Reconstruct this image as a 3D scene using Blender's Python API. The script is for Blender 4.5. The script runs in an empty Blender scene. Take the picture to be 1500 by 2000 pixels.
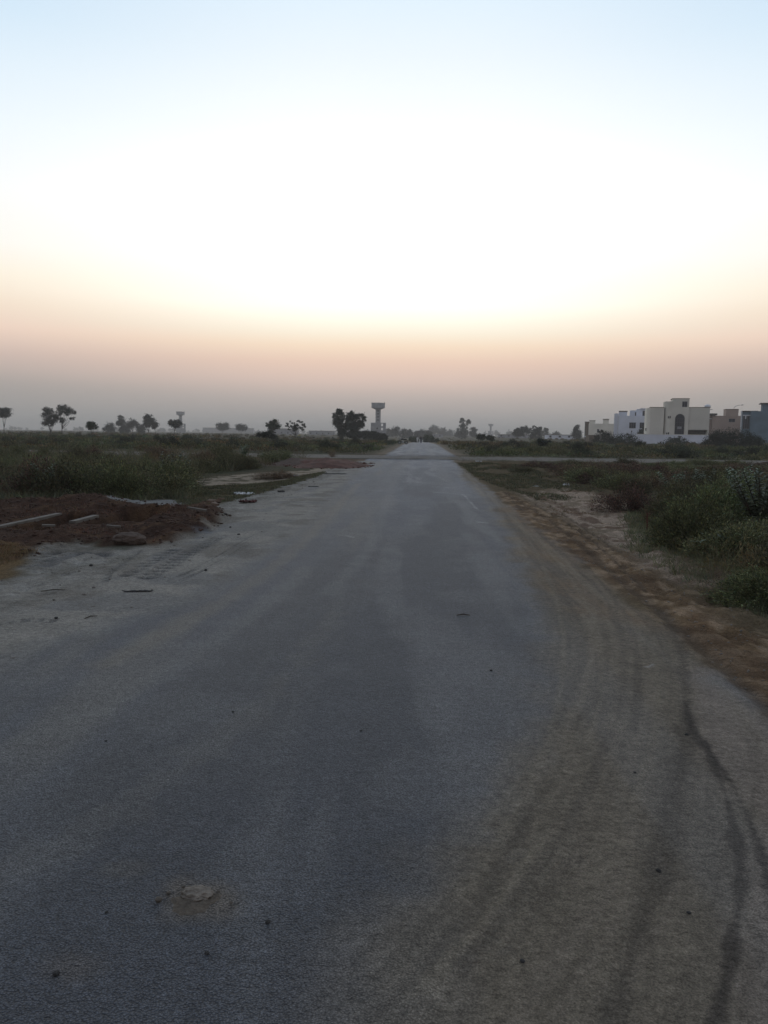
import bpy, bmesh, math, random
import numpy as np
from mathutils import Vector, Matrix, noise as mnoise
R = math.radians
rng = np.random.default_rng(7)
random.seed(7)
sc = bpy.context.scene
COL = sc.collection

# ------------------------------------------------------------------ camera
H = 1.6
F = 1500.0
cam_rot = (Matrix.Rotation(R(2.66), 3, 'Z') @ Matrix.Rotation(R(90 - 5.80), 3, 'X') @ Matrix.Rotation(0.0130, 3, 'Z'))
cd = bpy.data.cameras.new('camera'); cam = bpy.data.objects.new('camera', cd); COL.objects.link(cam)
cam.matrix_world = Matrix.Translation((0, 0, H)) @ cam_rot.to_4x4()
cd.sensor_fit = 'VERTICAL'; cd.sensor_height = 36; cd.lens = 36 * F / 2000
cd.clip_start = 0.05; cd.clip_end = 20000
sc.camera = cam
RM = np.array(cam_rot)

def ray(px, py):
    return RM @ np.array([(px - 750) / F, (1000 - py) / F, -1.0])
def P(px, py, z=0.0):
    d = ray(px, py); t = (z - H) / d[2]
    return np.array([d[0] * t, d[1] * t])
def at(px, py, Y):
    d = ray(px, py); t = Y / d[1]
    return np.array([d[0] * t, Y, H + d[2] * t])
def PP(pts): return [P(*p) for p in pts]

# ------------------------------------------------------------------ numpy noise
def _h(ix, iy, seed):
    with np.errstate(over='ignore'):
        n = (ix.astype(np.int64) * 374761393 + iy.astype(np.int64) * 668265263 + seed * 1442695041) & 0xffffffff
        n = ((n ^ (n >> 13)) * 1274126177) & 0xffffffff
        n = ((n ^ (n >> 15)) * 2246822519) & 0xffffffff
        n = n ^ (n >> 16)
    return (n & 0xffffff) / float(0xffffff)
def vn(x, y, seed=0):
    ix = np.floor(x); iy = np.floor(y); fx = x - ix; fy = y - iy
    fx = fx * fx * (3 - 2 * fx); fy = fy * fy * (3 - 2 * fy)
    a = _h(ix, iy, seed); b = _h(ix + 1, iy, seed); c = _h(ix, iy + 1, seed); d = _h(ix + 1, iy + 1, seed)
    return (a * (1 - fx) + b * fx) * (1 - fy) + (c * (1 - fx) + d * fx) * fy
def fbm(x, y, seed=0, oct=4, gain=0.5):
    s = 0; a = 1; t = 0
    for o in range(oct):
        s = s + a * vn(x * 2 ** o + 13.7 * o, y * 2 ** o - 7.3 * o, seed + o); t += a; a *= gain
    return s / t
def ss(a, b, x):
    t = np.clip((x - a) / (b - a), 0, 1); return t * t * (3 - 2 * t)

def poly_sd(x, y, poly):
    """signed distance to polygon (negative inside)"""
    poly = np.array(poly); n = len(poly)
    d = np.full(x.shape, 1e9); inside = np.zeros(x.shape, bool)
    for i in range(n):
        ax, ay = poly[i]; bx, by = poly[(i + 1) % n]
        ex, ey = bx - ax, by - ay; L = ex * ex + ey * ey + 1e-12
        t = np.clip(((x - ax) * ex + (y - ay) * ey) / L, 0, 1)
        d = np.minimum(d, (x - ax - t * ex) ** 2 + (y - ay - t * ey) ** 2)
        c = ((ay > y) != (by > y)) & (x < (bx - ax) * (y - ay) / (by - ay + 1e-12) + ax)
        inside ^= c
    d = np.sqrt(d)
    return np.where(inside, -d, d)
def line_d(x, y, pts):
    pts = np.array(pts); d = np.full(x.shape, 1e9); s = np.zeros(x.shape); acc = 0.0
    for i in range(len(pts) - 1):
        ax, ay = pts[i]; bx, by = pts[i + 1]
        ex, ey = bx - ax, by - ay; L = ex * ex + ey * ey + 1e-12
        t = np.clip(((x - ax) * ex + (y - ay) * ey) / L, 0, 1)
        q = np.hypot(x - ax - t * ex, y - ay - t * ey)
        m = q < d; d = np.where(m, q, d); s = np.where(m, acc + t * math.sqrt(L), s); acc += math.sqrt(L)
    return d, s
def smooth_pts(pts, it=2):
    pts = [np.array(p, float) for p in pts]
    for _ in range(it):
        q = [pts[0]]
        for a, b in zip(pts[:-1], pts[1:]): q += [a * .75 + b * .25, a * .25 + b * .75]
        q.append(pts[-1]); pts = q
    return pts

# ------------------------------------------------------------------ traced ground areas (photograph pixels -> metres on the ground)
DUST_L = PP([(705, 900), (640, 918), (560, 945), (470, 970), (415, 985), (400, 1000), (440, 1012), (410, 1036), (330, 1061), (240, 1072),
             (150, 1066), (60, 1086), (45, 1110), (0, 1127), (-500, 1230), (-500, 1500), (0, 1300), (150, 1255), (350, 1185), (500, 1100), (620, 1010), (690, 930), (735, 902)])
HAZE_L = PP([(705, 900), (-500, 1230), (-500, 2050), (0, 1700), (350, 1530), (560, 1300), (690, 1130), (760, 950), (780, 902)])
SOIL_L = PP([(-500, 985), (0, 972), (190, 970), (370, 984), (425, 992), (445, 1011), (410, 1036), (330, 1061), (150, 1064), (60, 1084), (0, 1092), (-500, 1170)])
GOLD_L = PP([(-500, 1150), (0, 1075), (45, 1082), (50, 1108), (0, 1127), (-500, 1230)])
CEM = PP([(185, 972), (240, 966.5), (330, 967), (372, 972), (352, 978), (325, 991), (300, 985), (230, 983.5)])
SAND_L = PP([(350, 945), (370, 930), (480, 921), (600, 917), (680, 905), (640, 921), (560, 934), (480, 941), (380, 945)])
GRASS_L = PP([(340, 962), (380, 944), (560, 935), (640, 921), (560, 947), (470, 970), (415, 984), (370, 982)])
DUST_R = PP([(900, 905), (960, 960), (1050, 1050), (1190, 1140), (1330, 1232), (1400, 1305), (1500, 1392), (1900, 1700), (2600, 2600), (450, 2600),
             (600, 2000), (720, 1840), (890, 1660), (1000, 1480), (1060, 1280), (1050, 1170), (1000, 1060), (960, 990), (900, 930)])
TAN_R = PP([(985, 962), (1060, 990), (1140, 1040), (1230, 1090), (1330, 1160), (1500, 1260), (2000, 1560), (2000, 1800), (1500, 1392), (1330, 1232), (1190, 1140), (1050, 1050), (1000, 1030), (985, 1000)])
SAND_R = PP([(1010, 958), (1080, 946), (1150, 952), (1215, 968), (1270, 1002), (1285, 1045), (1330, 1090), (1420, 1145), (1290, 1120), (1200, 1060), (1120, 1010), (1040, 975)])
SCRUB_L = PP([(-900, 1000), (-300, 985), (0, 973), (190, 968), (345, 962), (372, 940), (480, 919), (560, 909), (600, 901), (610, 894)]) + [np.array((-400., 48.))]
SCRUB_R = PP([(950, 912), (990, 922), (1090, 936), (1180, 950), (1245, 968), (1272, 1000), (1285, 1045), (1330, 1085), (1400, 1128), (1500, 1172), (1900, 1330)]) + [np.array((60., 9.)), np.array((400., 47.)), np.array((9., 47.))]
XR = 2.07
Y1, Y2 = 49.5, 57.5     # crossing road
def cross_off(x): return np.where(x > 0, 0.004 * x, -0.012 * x)

HEAP_L = [P(60, 1000), P(420, 1002), P(360, 1040), P(150, 1035)]

def hole_mask(x, y):
    # open drain pit beside the left shoulder
    a = ss(0, .06, x + 6.86) * ss(0, .06, -6.24 - x) * ss(0, .08, y - 12.3) * ss(0, .1, 14.7 - y)
    b = ss(0, .25, x + 6.05) * ss(0, .5, -4.9 - x) * ss(0, .3, y - 13.2) * ss(0, .5, 15.6 - y)
    return np.maximum(a, b * .8)

STROKES = []   # (points, half width, colour, strength, height, bars)
def S(px_pts, w, col, k=.6, h=0.0, bars=0.0, rough=.5):
    STROKES.append((smooth_pts(PP(px_pts)), w, np.array(col), k, h, bars, rough))
DK = (0.055, 0.048, 0.043); DK2 = (0.075, 0.055, 0.04); LT = (0.20, 0.168, 0.125); LT2 = (0.27, 0.2, 0.135); PALE = (.5, .5, .49)
S([(985, 962), (1060, 1002), (1130, 1060), (1190, 1112), (1290, 1195), (1400, 1295), (1500, 1385), (1700, 1560)], .07, DK2, .55, -.012)
S([(1000, 975), (1060, 1050), (1150, 1130), (1205, 1200), (1222, 1300), (1215, 1400)], .04, DK, .3, 0, 0, 1.2)
S([(1010, 985), (1080, 1042), (1180, 1140), (1235, 1225), (1250, 1330), (1240, 1430)], .03, DK, .28, 0, 0, 1.2)
S([(1040, 975), (1110, 1015), (1180, 1070), (1260, 1150)], .035, DK2, .7, -.02)
S([(1060, 968), (1130, 1010), (1210, 1075)], .03, DK2, .6, -.02)
S([(1005, 1010), (1045, 1075), (1085, 1160), (1105, 1260), (1090, 1400), (1030, 1560), (900, 1760)], .025, LT, .3, .004)
S([(1030, 1040), (1120, 1130), (1170, 1230), (1180, 1330), (1150, 1460)], .02, LT, .3, .003)
S([(1060, 1060), (1180, 1170), (1270, 1260), (1290, 1340), (1275, 1450), (1230, 1600)], .02, LT, .3, .003)
S([(1290, 1190), (1330, 1255), (1343, 1400), (1325, 1550), (1290, 1700), (1235, 1850), (1190, 2050)], .045, (.06, .05, .041), .48, -.004, 0, .9)
S([(1338, 1370), (1350, 1425), (1400, 1500), (1437, 1620), (1450, 1750), (1425, 1880), (1385, 2050)], .019, (.045, .038, .033), .75, 0, 0, 1.6)
S([(1375, 1450), (1440, 1550), (1482, 1650), (1503, 1740)], .012, (.045, .038, .033), .75, 0, 0, 1.6)
S([(1095, 1640), (1050, 1700), (1000, 1765), (950, 1825), (880, 1885), (800, 1960)], .04, LT, .5, .012, 0, 1.6)
S([(1400, 1330), (1480, 1440), (1560, 1600), (1600, 1800)], .04, LT, .2, .0)
S([(930, 1640), (1010, 1540), (1090, 1440), (1150, 1350)], .03, LT, .25)
S([(900, 1900), (1010, 1760), (1090, 1650), (1150, 1540), (1190, 1430)], .03, DK, .35)
S([(700, 2020), (850, 1880), (960, 1740), (1030, 1600)], .03, DK, .3)
S([(-60, 1720), (100, 1655), (250, 1580), (390, 1480), (560, 1330), (660, 1200)], .1, (.14, .132, .118), .26, 0, 0, 1.4)
S([(-60, 1500), (120, 1420), (330, 1310), (500, 1200), (600, 1110)], .12, (.16, .155, .145), .4)
S([(200, 1300), (420, 1190), (560, 1090), (640, 1010), (700, 945)], .12, LT, .35)
S([(640, 1160), (720, 1080), (750, 1000), (770, 940)], .1, (.16, .16, .16), .35)
# tyre treads pressed into the grey dust on the left
S([(290, 1130), (350, 1095), (395, 1068), (430, 1050)], .11, (.085, .08, .078), .95, -.025, .2)
S([(250, 1125), (300, 1098), (340, 1077)], .1, (.085, .08, .078), .95, -.025, .2)
S([(60, 1105), (85, 1090), (110, 1078)], .14, (.09, .085, .08), .8, -.025, .2)
S([(330, 1137), (400, 1105), (470, 1062), (510, 1040)], .03, (.09, .085, .08), .7, -.015)
S([(345, 1139), (415, 1107), (480, 1067)], .025, (.09, .085, .08), .6, -.012)
S([(205, 1135), (225, 1110), (275, 1075)], .03, (.09, .085, .08), .6, -.012)
S([(90, 1105), (130, 1085), (180, 1075), (215, 1085)], .12, (.1, .098, .1), .6, -.03)
S([(-40, 1222), (20, 1216), (70, 1212), (110, 1216)], .08, (.09, .085, .08), .6, -.012, .11)
# worn white paint left on the asphalt
for pts, w in [([(846, 951), (880, 952.5), (926, 955)], .035), ([(848, 962), (880, 964), (918, 967)], .04), ([(905, 966), (922, 985), (932, 995)], .03),
               ([(934, 1020), (950, 1022)], .035), ([(770, 926), (800, 927)], .04), ([(668, 1046), (690, 1050)], .03), ([(818, 1316), (832, 1318)], .012),
               ([(1265, 1305), (1275, 1300)], .015), ([(960, 1186), (975, 1187)], .015)]:
    S(pts, w, PALE, .26, 0, 0, 2.2)

def height(x, y):
    ax = np.abs(x)
    dip = -0.0077 * np.clip(y - 120, 0, 230) * (1 - ss(500, 900, y)) * (1 - ss(12, 60, ax))
    offroad = ss(XR + .1, XR + 1.6, x) + ss(3.9, 5.5, -x)
    cr = 1 - ss(0, 2.5, np.abs(y - (Y1 + Y2) / 2 - cross_off(x)) - 4.2)
    near = 1 - ss(150, 600, np.hypot(x, y))
    und = (fbm(x * .05, y * .05, 3, 3) - .5) * .5 * offroad * (1 - cr) * near
    z = dip + und * ss(5, 18, np.hypot(x, y))
    m = (ax < 14) & (y > 0) & (y < 70)
    xs, ys = x[m], y[m]
    d = np.zeros(xs.shape)
    wx = xs + (fbm(xs * 1.3, ys * 1.3, 11, 3) - .5) * .5; wy = ys + (fbm(xs * 1.3, ys * 1.3, 15, 3) - .5) * .9
    soil = ss(.15, -.25, poly_sd(wx, wy, SOIL_L))
    d += soil * ((fbm(xs * 1.1, ys * .9, 21, 2) - .45) * .27 + (fbm(xs * 6, ys * 6, 22, 3) - .5) * .10 + .02)
    for cx, cy, r, hh in [(*P(425, 1003), .55, .2), (*P(380, 1030), .7, .16), (*P(300, 1000), .8, .14), (*P(200, 985), .9, .14), (*P(60, 985), 1.2, .16), (*P(90, 1045), .7, .1), (*P(300, 1040), .5, .14)]:
        d += hh * .85 * np.exp(-(((xs - cx) / r) ** 2 + ((ys - cy) / (r * 1.3)) ** 2)) * (.7 + .6 * fbm(xs * 4, ys * 4, 5, 3)) * soil
    d *= 1 - .9 * np.exp(-(((xs + 6.3) / 1.1) ** 2 + ((ys - 12.9) / 1.9) ** 2) ** 2)
    dust = ss(.1, -.4, poly_sd(wx, wy, DUST_L)) * ss(3.0, 4.2, -xs)
    d += dust * ((fbm(xs * 2.5, ys * 2.5, 31, 3) - .5) * .07 + (fbm(xs * 8, ys * 5, 32, 3) - .5) * .05 - np.abs(fbm(xs * 3, ys * 4, 35, 3) - .5) * .10)
    rt = ss(XR - .05, XR + .5, xs)
    d += rt * ((fbm(xs * 1.2, ys * 1.0, 41, 3) - .5) * .10 + (fbm(xs * 7, ys * 5, 42, 3) - .5) * .11 + (np.abs(fbm(xs * 4, ys * 6, 44, 2) - .5)) * -.09)
    d -= .02 * ss(2.2, 3.2, xs) * ss(5.5, 4.0, xs)
    for pts, w, c, k, h, bars, rg in STROKES:
        if h == 0: continue
        q, s = line_d(xs, ys, pts)
        a = ss(1.2, .4, q / w)
        if bars: a = a * (.5 + .5 * np.sign(np.sin(2 * np.pi * (s / bars + q / w * .35))))
        d += a * h + (ss(2.4, 1.2, q / w) - ss(1.2, .4, q / w)).clip(0) * abs(h) * .4
    hm = hole_mask(xs, ys)
    d = d * (1 - hm) - .62 * hm
    z = z.copy(); z[m] += d * ss(70, 55, ys)
    return z
def Hh(x, y): return float(height(np.array([x], float), np.array([y], float))[0])

def mixc(c, col, a): return c * (1 - a[:, None]) + np.array(col)[None, :] * a[:, None]
def paint(x, y, is_road=False):
    """colours of soil, dust, asphalt at each point; some relief shade and far sheen painted in"""
    n = len(x); ax = np.abs(x)
    dd = np.hypot(x, y)
    f1 = fbm(x * .35, y * .35, 51, 4); f2 = fbm(x * 2.2, y * 1.6, 52, 4); f3 = fbm(x * 7, y * 5, 53, 3)
    c = np.tile(np.array([.07, .058, .036]), (n, 1))
    c = mixc(c, (.05, .05, .03), ss(.4, .6, f1)); c = mixc(c, (.11, .085, .058), ss(.56, .72, f2) * .3)
    # warped coordinates
    wx = x + (f2 - .5) * .5; wy = y + (f1 - .5) * 1.0 + (f3 - .5) * .4
    nearm = (dd < 90)
    def area(poly, soft=.2, off=0.0):
        out = np.zeros(n); m = nearm
        out[m] = ss(soft, -soft, poly_sd(wx[m], wy[m], poly) + off); return out
    # shoulders along the road, beyond the crossing too
    sh = ss(1.9, .3, np.abs(wx) - 2.6) * ss(400, 300, y)
    c = mixc(c, (.17, .135, .10), sh * (.5 + .5 * ss(.4, .6, f2)))
    shL = ss(.8, -.8, poly_sd(wx, wy, [(-9, 36), (-3, 36), (-3, 49.6), (-12, 49.6)])); c = mixc(c, (.09, .05, .035), shL * .5)
    # right side
    a = ss(1.2, 0, np.abs(wx - 4.2) - 2.2) * ss(48, 44, y); c = mixc(c, (.095, .07, .04), a * .9)
    c = mixc(c, (.18, .112, .062), area(TAN_R, .35) * (.65 + .35 * ss(.35, .6, f2)))
    c = mixc(c, (.31, .22, .145), area(TAN_R, .4, -.2) * ss(.48, .62, f3) * .7); c = mixc(c, (.09, .056, .034), area(TAN_R, .4, -.2) * ss(.47, .33, f3) * .65)  # relief shading of the churned soil painted in: pale lumps, dark dips
    c = mixc(c, (.31, .235, .175), area(SAND_R, .3) * (.45 + .55 * ss(.36, .55, f2)))
    c = mixc(c, (.09, .058, .036), area(TAN_R, .3) * ss(.5, .66, f2) * .7)
    c = mixc(c, (.10, .06, .04), area(SAND_R, .3) * ss(.56, .66, f2) * .8)
    # left side
    c = mixc(c, (.056, .031, .021), area(SOIL_L, .2)); c = mixc(c, (.092, .054, .031), area(SOIL_L, .2) * ss(.5, .65, f2) * .8)
    c = mixc(c, (.032, .018, .013), area(SOIL_L, .2) * ss(.48, .6, f3) * .6)
    c = mixc(c, (.14, .088, .042), area(GOLD_L, .15) * (.5 + .5 * f3))
    c = mixc(c, (.24, .195, .145), area(SAND_L, .25) * ss(.38, .5, f2)); c = mixc(c, (.085, .068, .036), area(GRASS_L, .25) * ss(.65, .45, f2))
    c = mixc(c, (.19, .185, .175), area(CEM, .1) * (.75 + .25 * ss(.35, .55, f3)))
    # asphalt
    al = ss(.15, -.15, ax - 2.7) if not is_road else np.ones(n)
    streak = fbm(x * 2.4 + y * .10, y * .22, 61, 4); st2 = fbm(x * .9 - y * .05, y * .12, 65, 4)
    mott = fbm(x * 2.0, y * 1.2, 71, 4)
    asp = np.tile(np.array([.084, .091, .106]), (n, 1))
    asp = mixc(asp, (.062, .067, .078), ss(.4, .62, st2)); asp = mixc(asp, (.135, .136, .14), ss(.5, .72, streak) * .65)
    asp = mixc(asp, (.12, .122, .128), ss(.5, .7, mott) * .4); asp = mixc(asp, (.066, .071, .083), ss(.48, .3, mott) * .35)
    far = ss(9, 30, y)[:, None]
    asp = asp * (1 + .45 * far)  # grazing sheen painted into the asphalt colour, brighter with distance
    edgeL = -3.35 + (f2 - .5) * .5; edgeR = XR - .08 + (f2 - .5) * .4 + (f3 - .5) * .16
    inside = ss(-.12, .12, x - edgeL) * ss(.12, -.12, x - edgeR)
    beyond = ss(54, 58, y)
    inside = inside * (1 - beyond) + beyond * ss(.25, -.25, np.abs(wx) - 2.65)
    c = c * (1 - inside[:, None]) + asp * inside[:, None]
    # dust over everything
    c = mixc(c, (.135, .128, .116), area(HAZE_L, .5) * (.22 + .5 * ss(.42, .68, streak)) * (1 - area(SOIL_L, .1)) * ss(5, 3.0, -x))
    dl = area(DUST_L, .28) * (1 - area(SOIL_L, .12)) * (1 - area(GOLD_L, .1))
    c = mixc(c, (.235, .215, .185), dl * (.62 + .38 * ss(.35, .6, f2)))
    c = mixc(c, (.135, .118, .098), dl * ss(.52, .66, mott) * .6)
    rd = np.abs(fbm(x * 2.6 + y * .6, y * 3.2, 201, 4, .6) - .5); c = mixc(c, (.095, .09, .082), dl * ss(3.0, 4.2, -x) * ss(.05, .0, rd) * .6); c = mixc(c, (.27, .26, .24), dl * ss(3.0, 4.2, -x) * ss(.09, .16, rd) * .4)  # light and shade of ruffled dust painted in: dark creases, pale ridges
    dr = area(DUST_R, .24) * ss(.3, -.1, x - edgeR)
    c = mixc(c, (.165, .136, .100), dr * (.75 + .2 * ss(.35, .65, streak)))
    
    ts = area(PP([(975, 955), (1030, 985), (1110, 1040), (1210, 1110), (1300, 1185), (1390, 1280), (1330, 1240), (1200, 1215), (1110, 1190), (1060, 1120), (1020, 1050), (985, 1000)]), .30) * inside
    c = mixc(c, (.18, .125, .078), ts * (.55 + .4 * ss(.35, .6, f2)))
    c = mixc(c, (.20, .165, .137), area(PP([(1340, 1240), (1500, 1390), (2300, 2100), (1500, 2400), (1430, 2000), (1470, 1750), (1400, 1480), (1350, 1400)]), .12) * inside * .7)
    cp = sorted([tuple(q) for q in smooth_pts(PP([(985, 962), (1060, 1040), (1180, 1140), (1290, 1220), (1325, 1300), (1325, 1420), (1300, 1560), (1240, 1720), (1150, 1880), (1050, 2050)]), 2)], key=lambda q: q[1])
    cxx = np.interp(y, [q[1] for q in cp], [q[0] for q in cp]); uu = x - cxx
    ks = fbm(uu * 9, y * .35, 161, 4, .65); k2 = fbm(uu * 26, y * .8, 163, 3, .6)
    kk = .3 + .6 * ss(3, 7, y)
    c = mixc(c, (.20, .165, .125), dr * ss(.5, .68, ks) * .6 * kk); c = mixc(c, (.085, .076, .064), dr * ss(.5, .34, ks) * .45 * kk)
    c = mixc(c, (.075, .062, .05), dr * ss(.56, .68, k2) * .22); c = mixc(c, (.2, .165, .13), dr * ss(.44, .32, k2) * .25)
    # crossing road: grey and dusty
    yc = y - cross_off(x)
    cr = ss(.5, -.5, np.abs(yc - (Y1 + Y2) / 2 + (f2 - .5) * 1.2) - 4.0)
    c = mixc(c, (.155, .138, .115), cr * ss(1.5, 4.5, ax) * .9); c = mixc(c, (.15, .132, .11), cr * .9 * ss(5, 3, ax) * (.55 + .45 * ss(.4, .6, fbm(x * .3, y * 2.0, 77, 3))))
    for yy, w in ((Y1 + .5, 1.5), (Y2 + 2.5, 1.5)):
        c = mixc(c, (.045, .038, .033), ss(1, .2, np.abs(y - yy + (f1 - .5) * 2.5) / w) * ss(6.5, 4, ax) * .85 * ss(.25, .5, f2))
    # lengthwise wheel paths far away
    for xx in (-1.0, .9): c = mixc(c, (.17, .168, .165), ss(1, .2, np.abs(x - xx) / .5) * ss(14, 30, y) * inside * .35)
    # brown sand round the broken lump in the near lane
    lx, ly = P(383, 1760)
    r = np.hypot((x - lx) / .115, (y - ly) / .13) + (f3 - .5) * 1.3 + (f2 - .5) * .6
    c = mixc(c, (.125, .102, .08), ss(1.5, .4, r) * .85)
    lx, ly = P(140, 1890); r = np.hypot((x - lx) / .12, (y - ly) / .09) + (f3 - .5) * .5; c = mixc(c, (.12, .10, .085), ss(1.2, .3, r) * .45)
    lx, ly = P(240, 1700); r = np.hypot((x - lx) / .1, (y - ly) / .07) + (f3 - .5) * .5; c = mixc(c, (.10, .09, .075), ss(1.2, .3, r) * .4)
    m = nearm & (y > 0)
    xs, ys = x[m], y[m]; rgh = fbm(xs * 9, ys * 6, 81, 3); cs = c[m]
    for pts, w, col, k, h, bars, rg in STROKES:
        q, s = line_d(xs, ys, pts)
        a = ss(1.5, .3, q / w + (rgh - .5) * 2 * rg)
        if bars: a = a * (.5 + .5 * np.sign(np.sin(2 * np.pi * (s / bars + q / w * .35))))
        cs = mixc(cs, col, a * k)
    c[m] = cs
    # grain class: 1 asphalt, 0 soil
    g = inside * (1 - .8 * np.clip(dl + dr * (.5 + .5 * ss(.3, .6, streak)) + ts, 0, 1)) * (1 - .85 * ss(6.5, 4.5, np.abs(y - cross_off(x) - (Y1 + Y2) / 2)))
    return np.clip(c, 0.005, 1), g

# ------------------------------------------------------------------ material helpers
def nt(name):
    m = bpy.data.materials.new(name); m.use_nodes = True; t = m.node_tree; t.nodes.clear()
    return m, t, t.nodes, t.links
def simple(name, col, rough=.8, var=.15, scale=3.0, bump=0.0, metal=0.0, alt=None, bscale=None, objrand=0.0):
    m, t, N, L = nt(name)
    o = N.new('ShaderNodeOutputMaterial'); b = N.new('ShaderNodeBsdfPrincipled'); L.new(b.outputs[0], o.inputs[0])
    b.inputs['Roughness'].default_value = rough; b.inputs['Metallic'].default_value = metal
    if 'Specular IOR Level' in b.inputs: b.inputs['Specular IOR Level'].default_value = .3
    tc = N.new('ShaderNodeTexCoord'); nz = N.new('ShaderNodeTexNoise'); nz.inputs['Scale'].default_value = scale; nz.inputs['Detail'].default_value = 6
    L.new(tc.outputs['Object'], nz.inputs['Vector'])
    r = N.new('ShaderNodeValToRGB'); L.new(nz.outputs[0], r.inputs[0])
    alt = alt or tuple(c * (1 - 2 * var) for c in col)
    r.color_ramp.elements[0].position = .35; r.color_ramp.elements[1].position = .65
    r.color_ramp.elements[0].color = (*alt, 1); r.color_ramp.elements[1].color = (*[c * (1 + var) for c in col], 1)
    out = r.outputs[0]
    if objrand:
        oi = N.new('ShaderNodeObjectInfo'); hs = N.new('ShaderNodeHueSaturation'); mr = N.new('ShaderNodeMapRange')
        L.new(oi.outputs['Random'], mr.inputs[0]); mr.inputs[3].default_value = 1 - objrand; mr.inputs[4].default_value = 1 + objrand
        L.new(mr.outputs[0], hs.inputs['Value']); L.new(out, hs.inputs['Color']); out = hs.outputs[0]
    L.new(out, b.inputs['Base Color'])
    if bump:
        n2 = N.new('ShaderNodeTexNoise'); n2.inputs['Scale'].default_value = bscale or scale * 4; n2.inputs['Detail'].default_value = 5
        L.new(tc.outputs['Object'], n2.inputs['Vector'])
        bp = N.new('ShaderNodeBump'); bp.inputs['Strength'].default_value = bump; bp.inputs['Distance'].default_value = .02
        L.new(n2.outputs[0], bp.inputs['Height']); L.new(bp.outputs[0], b.inputs['Normal'])
    return m
def leafmat(name, col, rough=.7, objrand=.4, trans=.15):
    """foliage: per-leaf tint attribute, per-plant tint, a little translucency"""
    m, t, N, L = nt(name)
    o = N.new('ShaderNodeOutputMaterial')
    at_ = N.new('ShaderNodeAttribute'); at_.attribute_name = 'tint'
    mul = N.new('ShaderNodeMix'); mul.data_type = 'RGBA'; mul.blend_type = 'MULTIPLY'; mul.inputs[0].default_value = 1
    mul.inputs[6].default_value = (*col, 1); L.new(at_.outputs['Color'], mul.inputs[7])
    oi = N.new('ShaderNodeObjectInfo'); hs = N.new('ShaderNodeHueSaturation'); mr = N.new('ShaderNodeMapRange'); mh = N.new('ShaderNodeMapRange')
    L.new(oi.outputs['Random'], mr.inputs[0]); mr.inputs[3].default_value = 1 - objrand; mr.inputs[4].default_value = 1 + objrand
    L.new(oi.outputs['Random'], mh.inputs[0]); mh.inputs[3].default_value = .455; mh.inputs[4].default_value = .52
    L.new(mr.outputs[0], hs.inputs['Value']); L.new(mh.outputs[0], hs.inputs['Hue']); L.new(mul.outputs[2], hs.inputs['Color'])
    d = N.new('ShaderNodeBsdfDiffuse'); L.new(hs.outputs[0], d.inputs[0])
    tr = N.new('ShaderNodeBsdfTranslucent'); L.new(hs.outputs[0], tr.inputs[0])
    g = N.new('ShaderNodeBsdfGlossy'); g.inputs['Roughness'].default_value = rough; g.inputs[0].default_value = (.8, .8, .8, 1)
    m1 = N.new('ShaderNodeMixShader'); m1.inputs[0].default_value = trans; L.new(d.outputs[0], m1.inputs[1]); L.new(tr.outputs[0], m1.inputs[2])
    m2 = N.new('ShaderNodeMixShader'); m2.inputs[0].default_value = .03 if rough > .5 else .07; L.new(m1.outputs[0], m2.inputs[1]); L.new(g.outputs[0], m2.inputs[2])
    L.new(m2.outputs[0], o.inputs[0])
    return m

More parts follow.
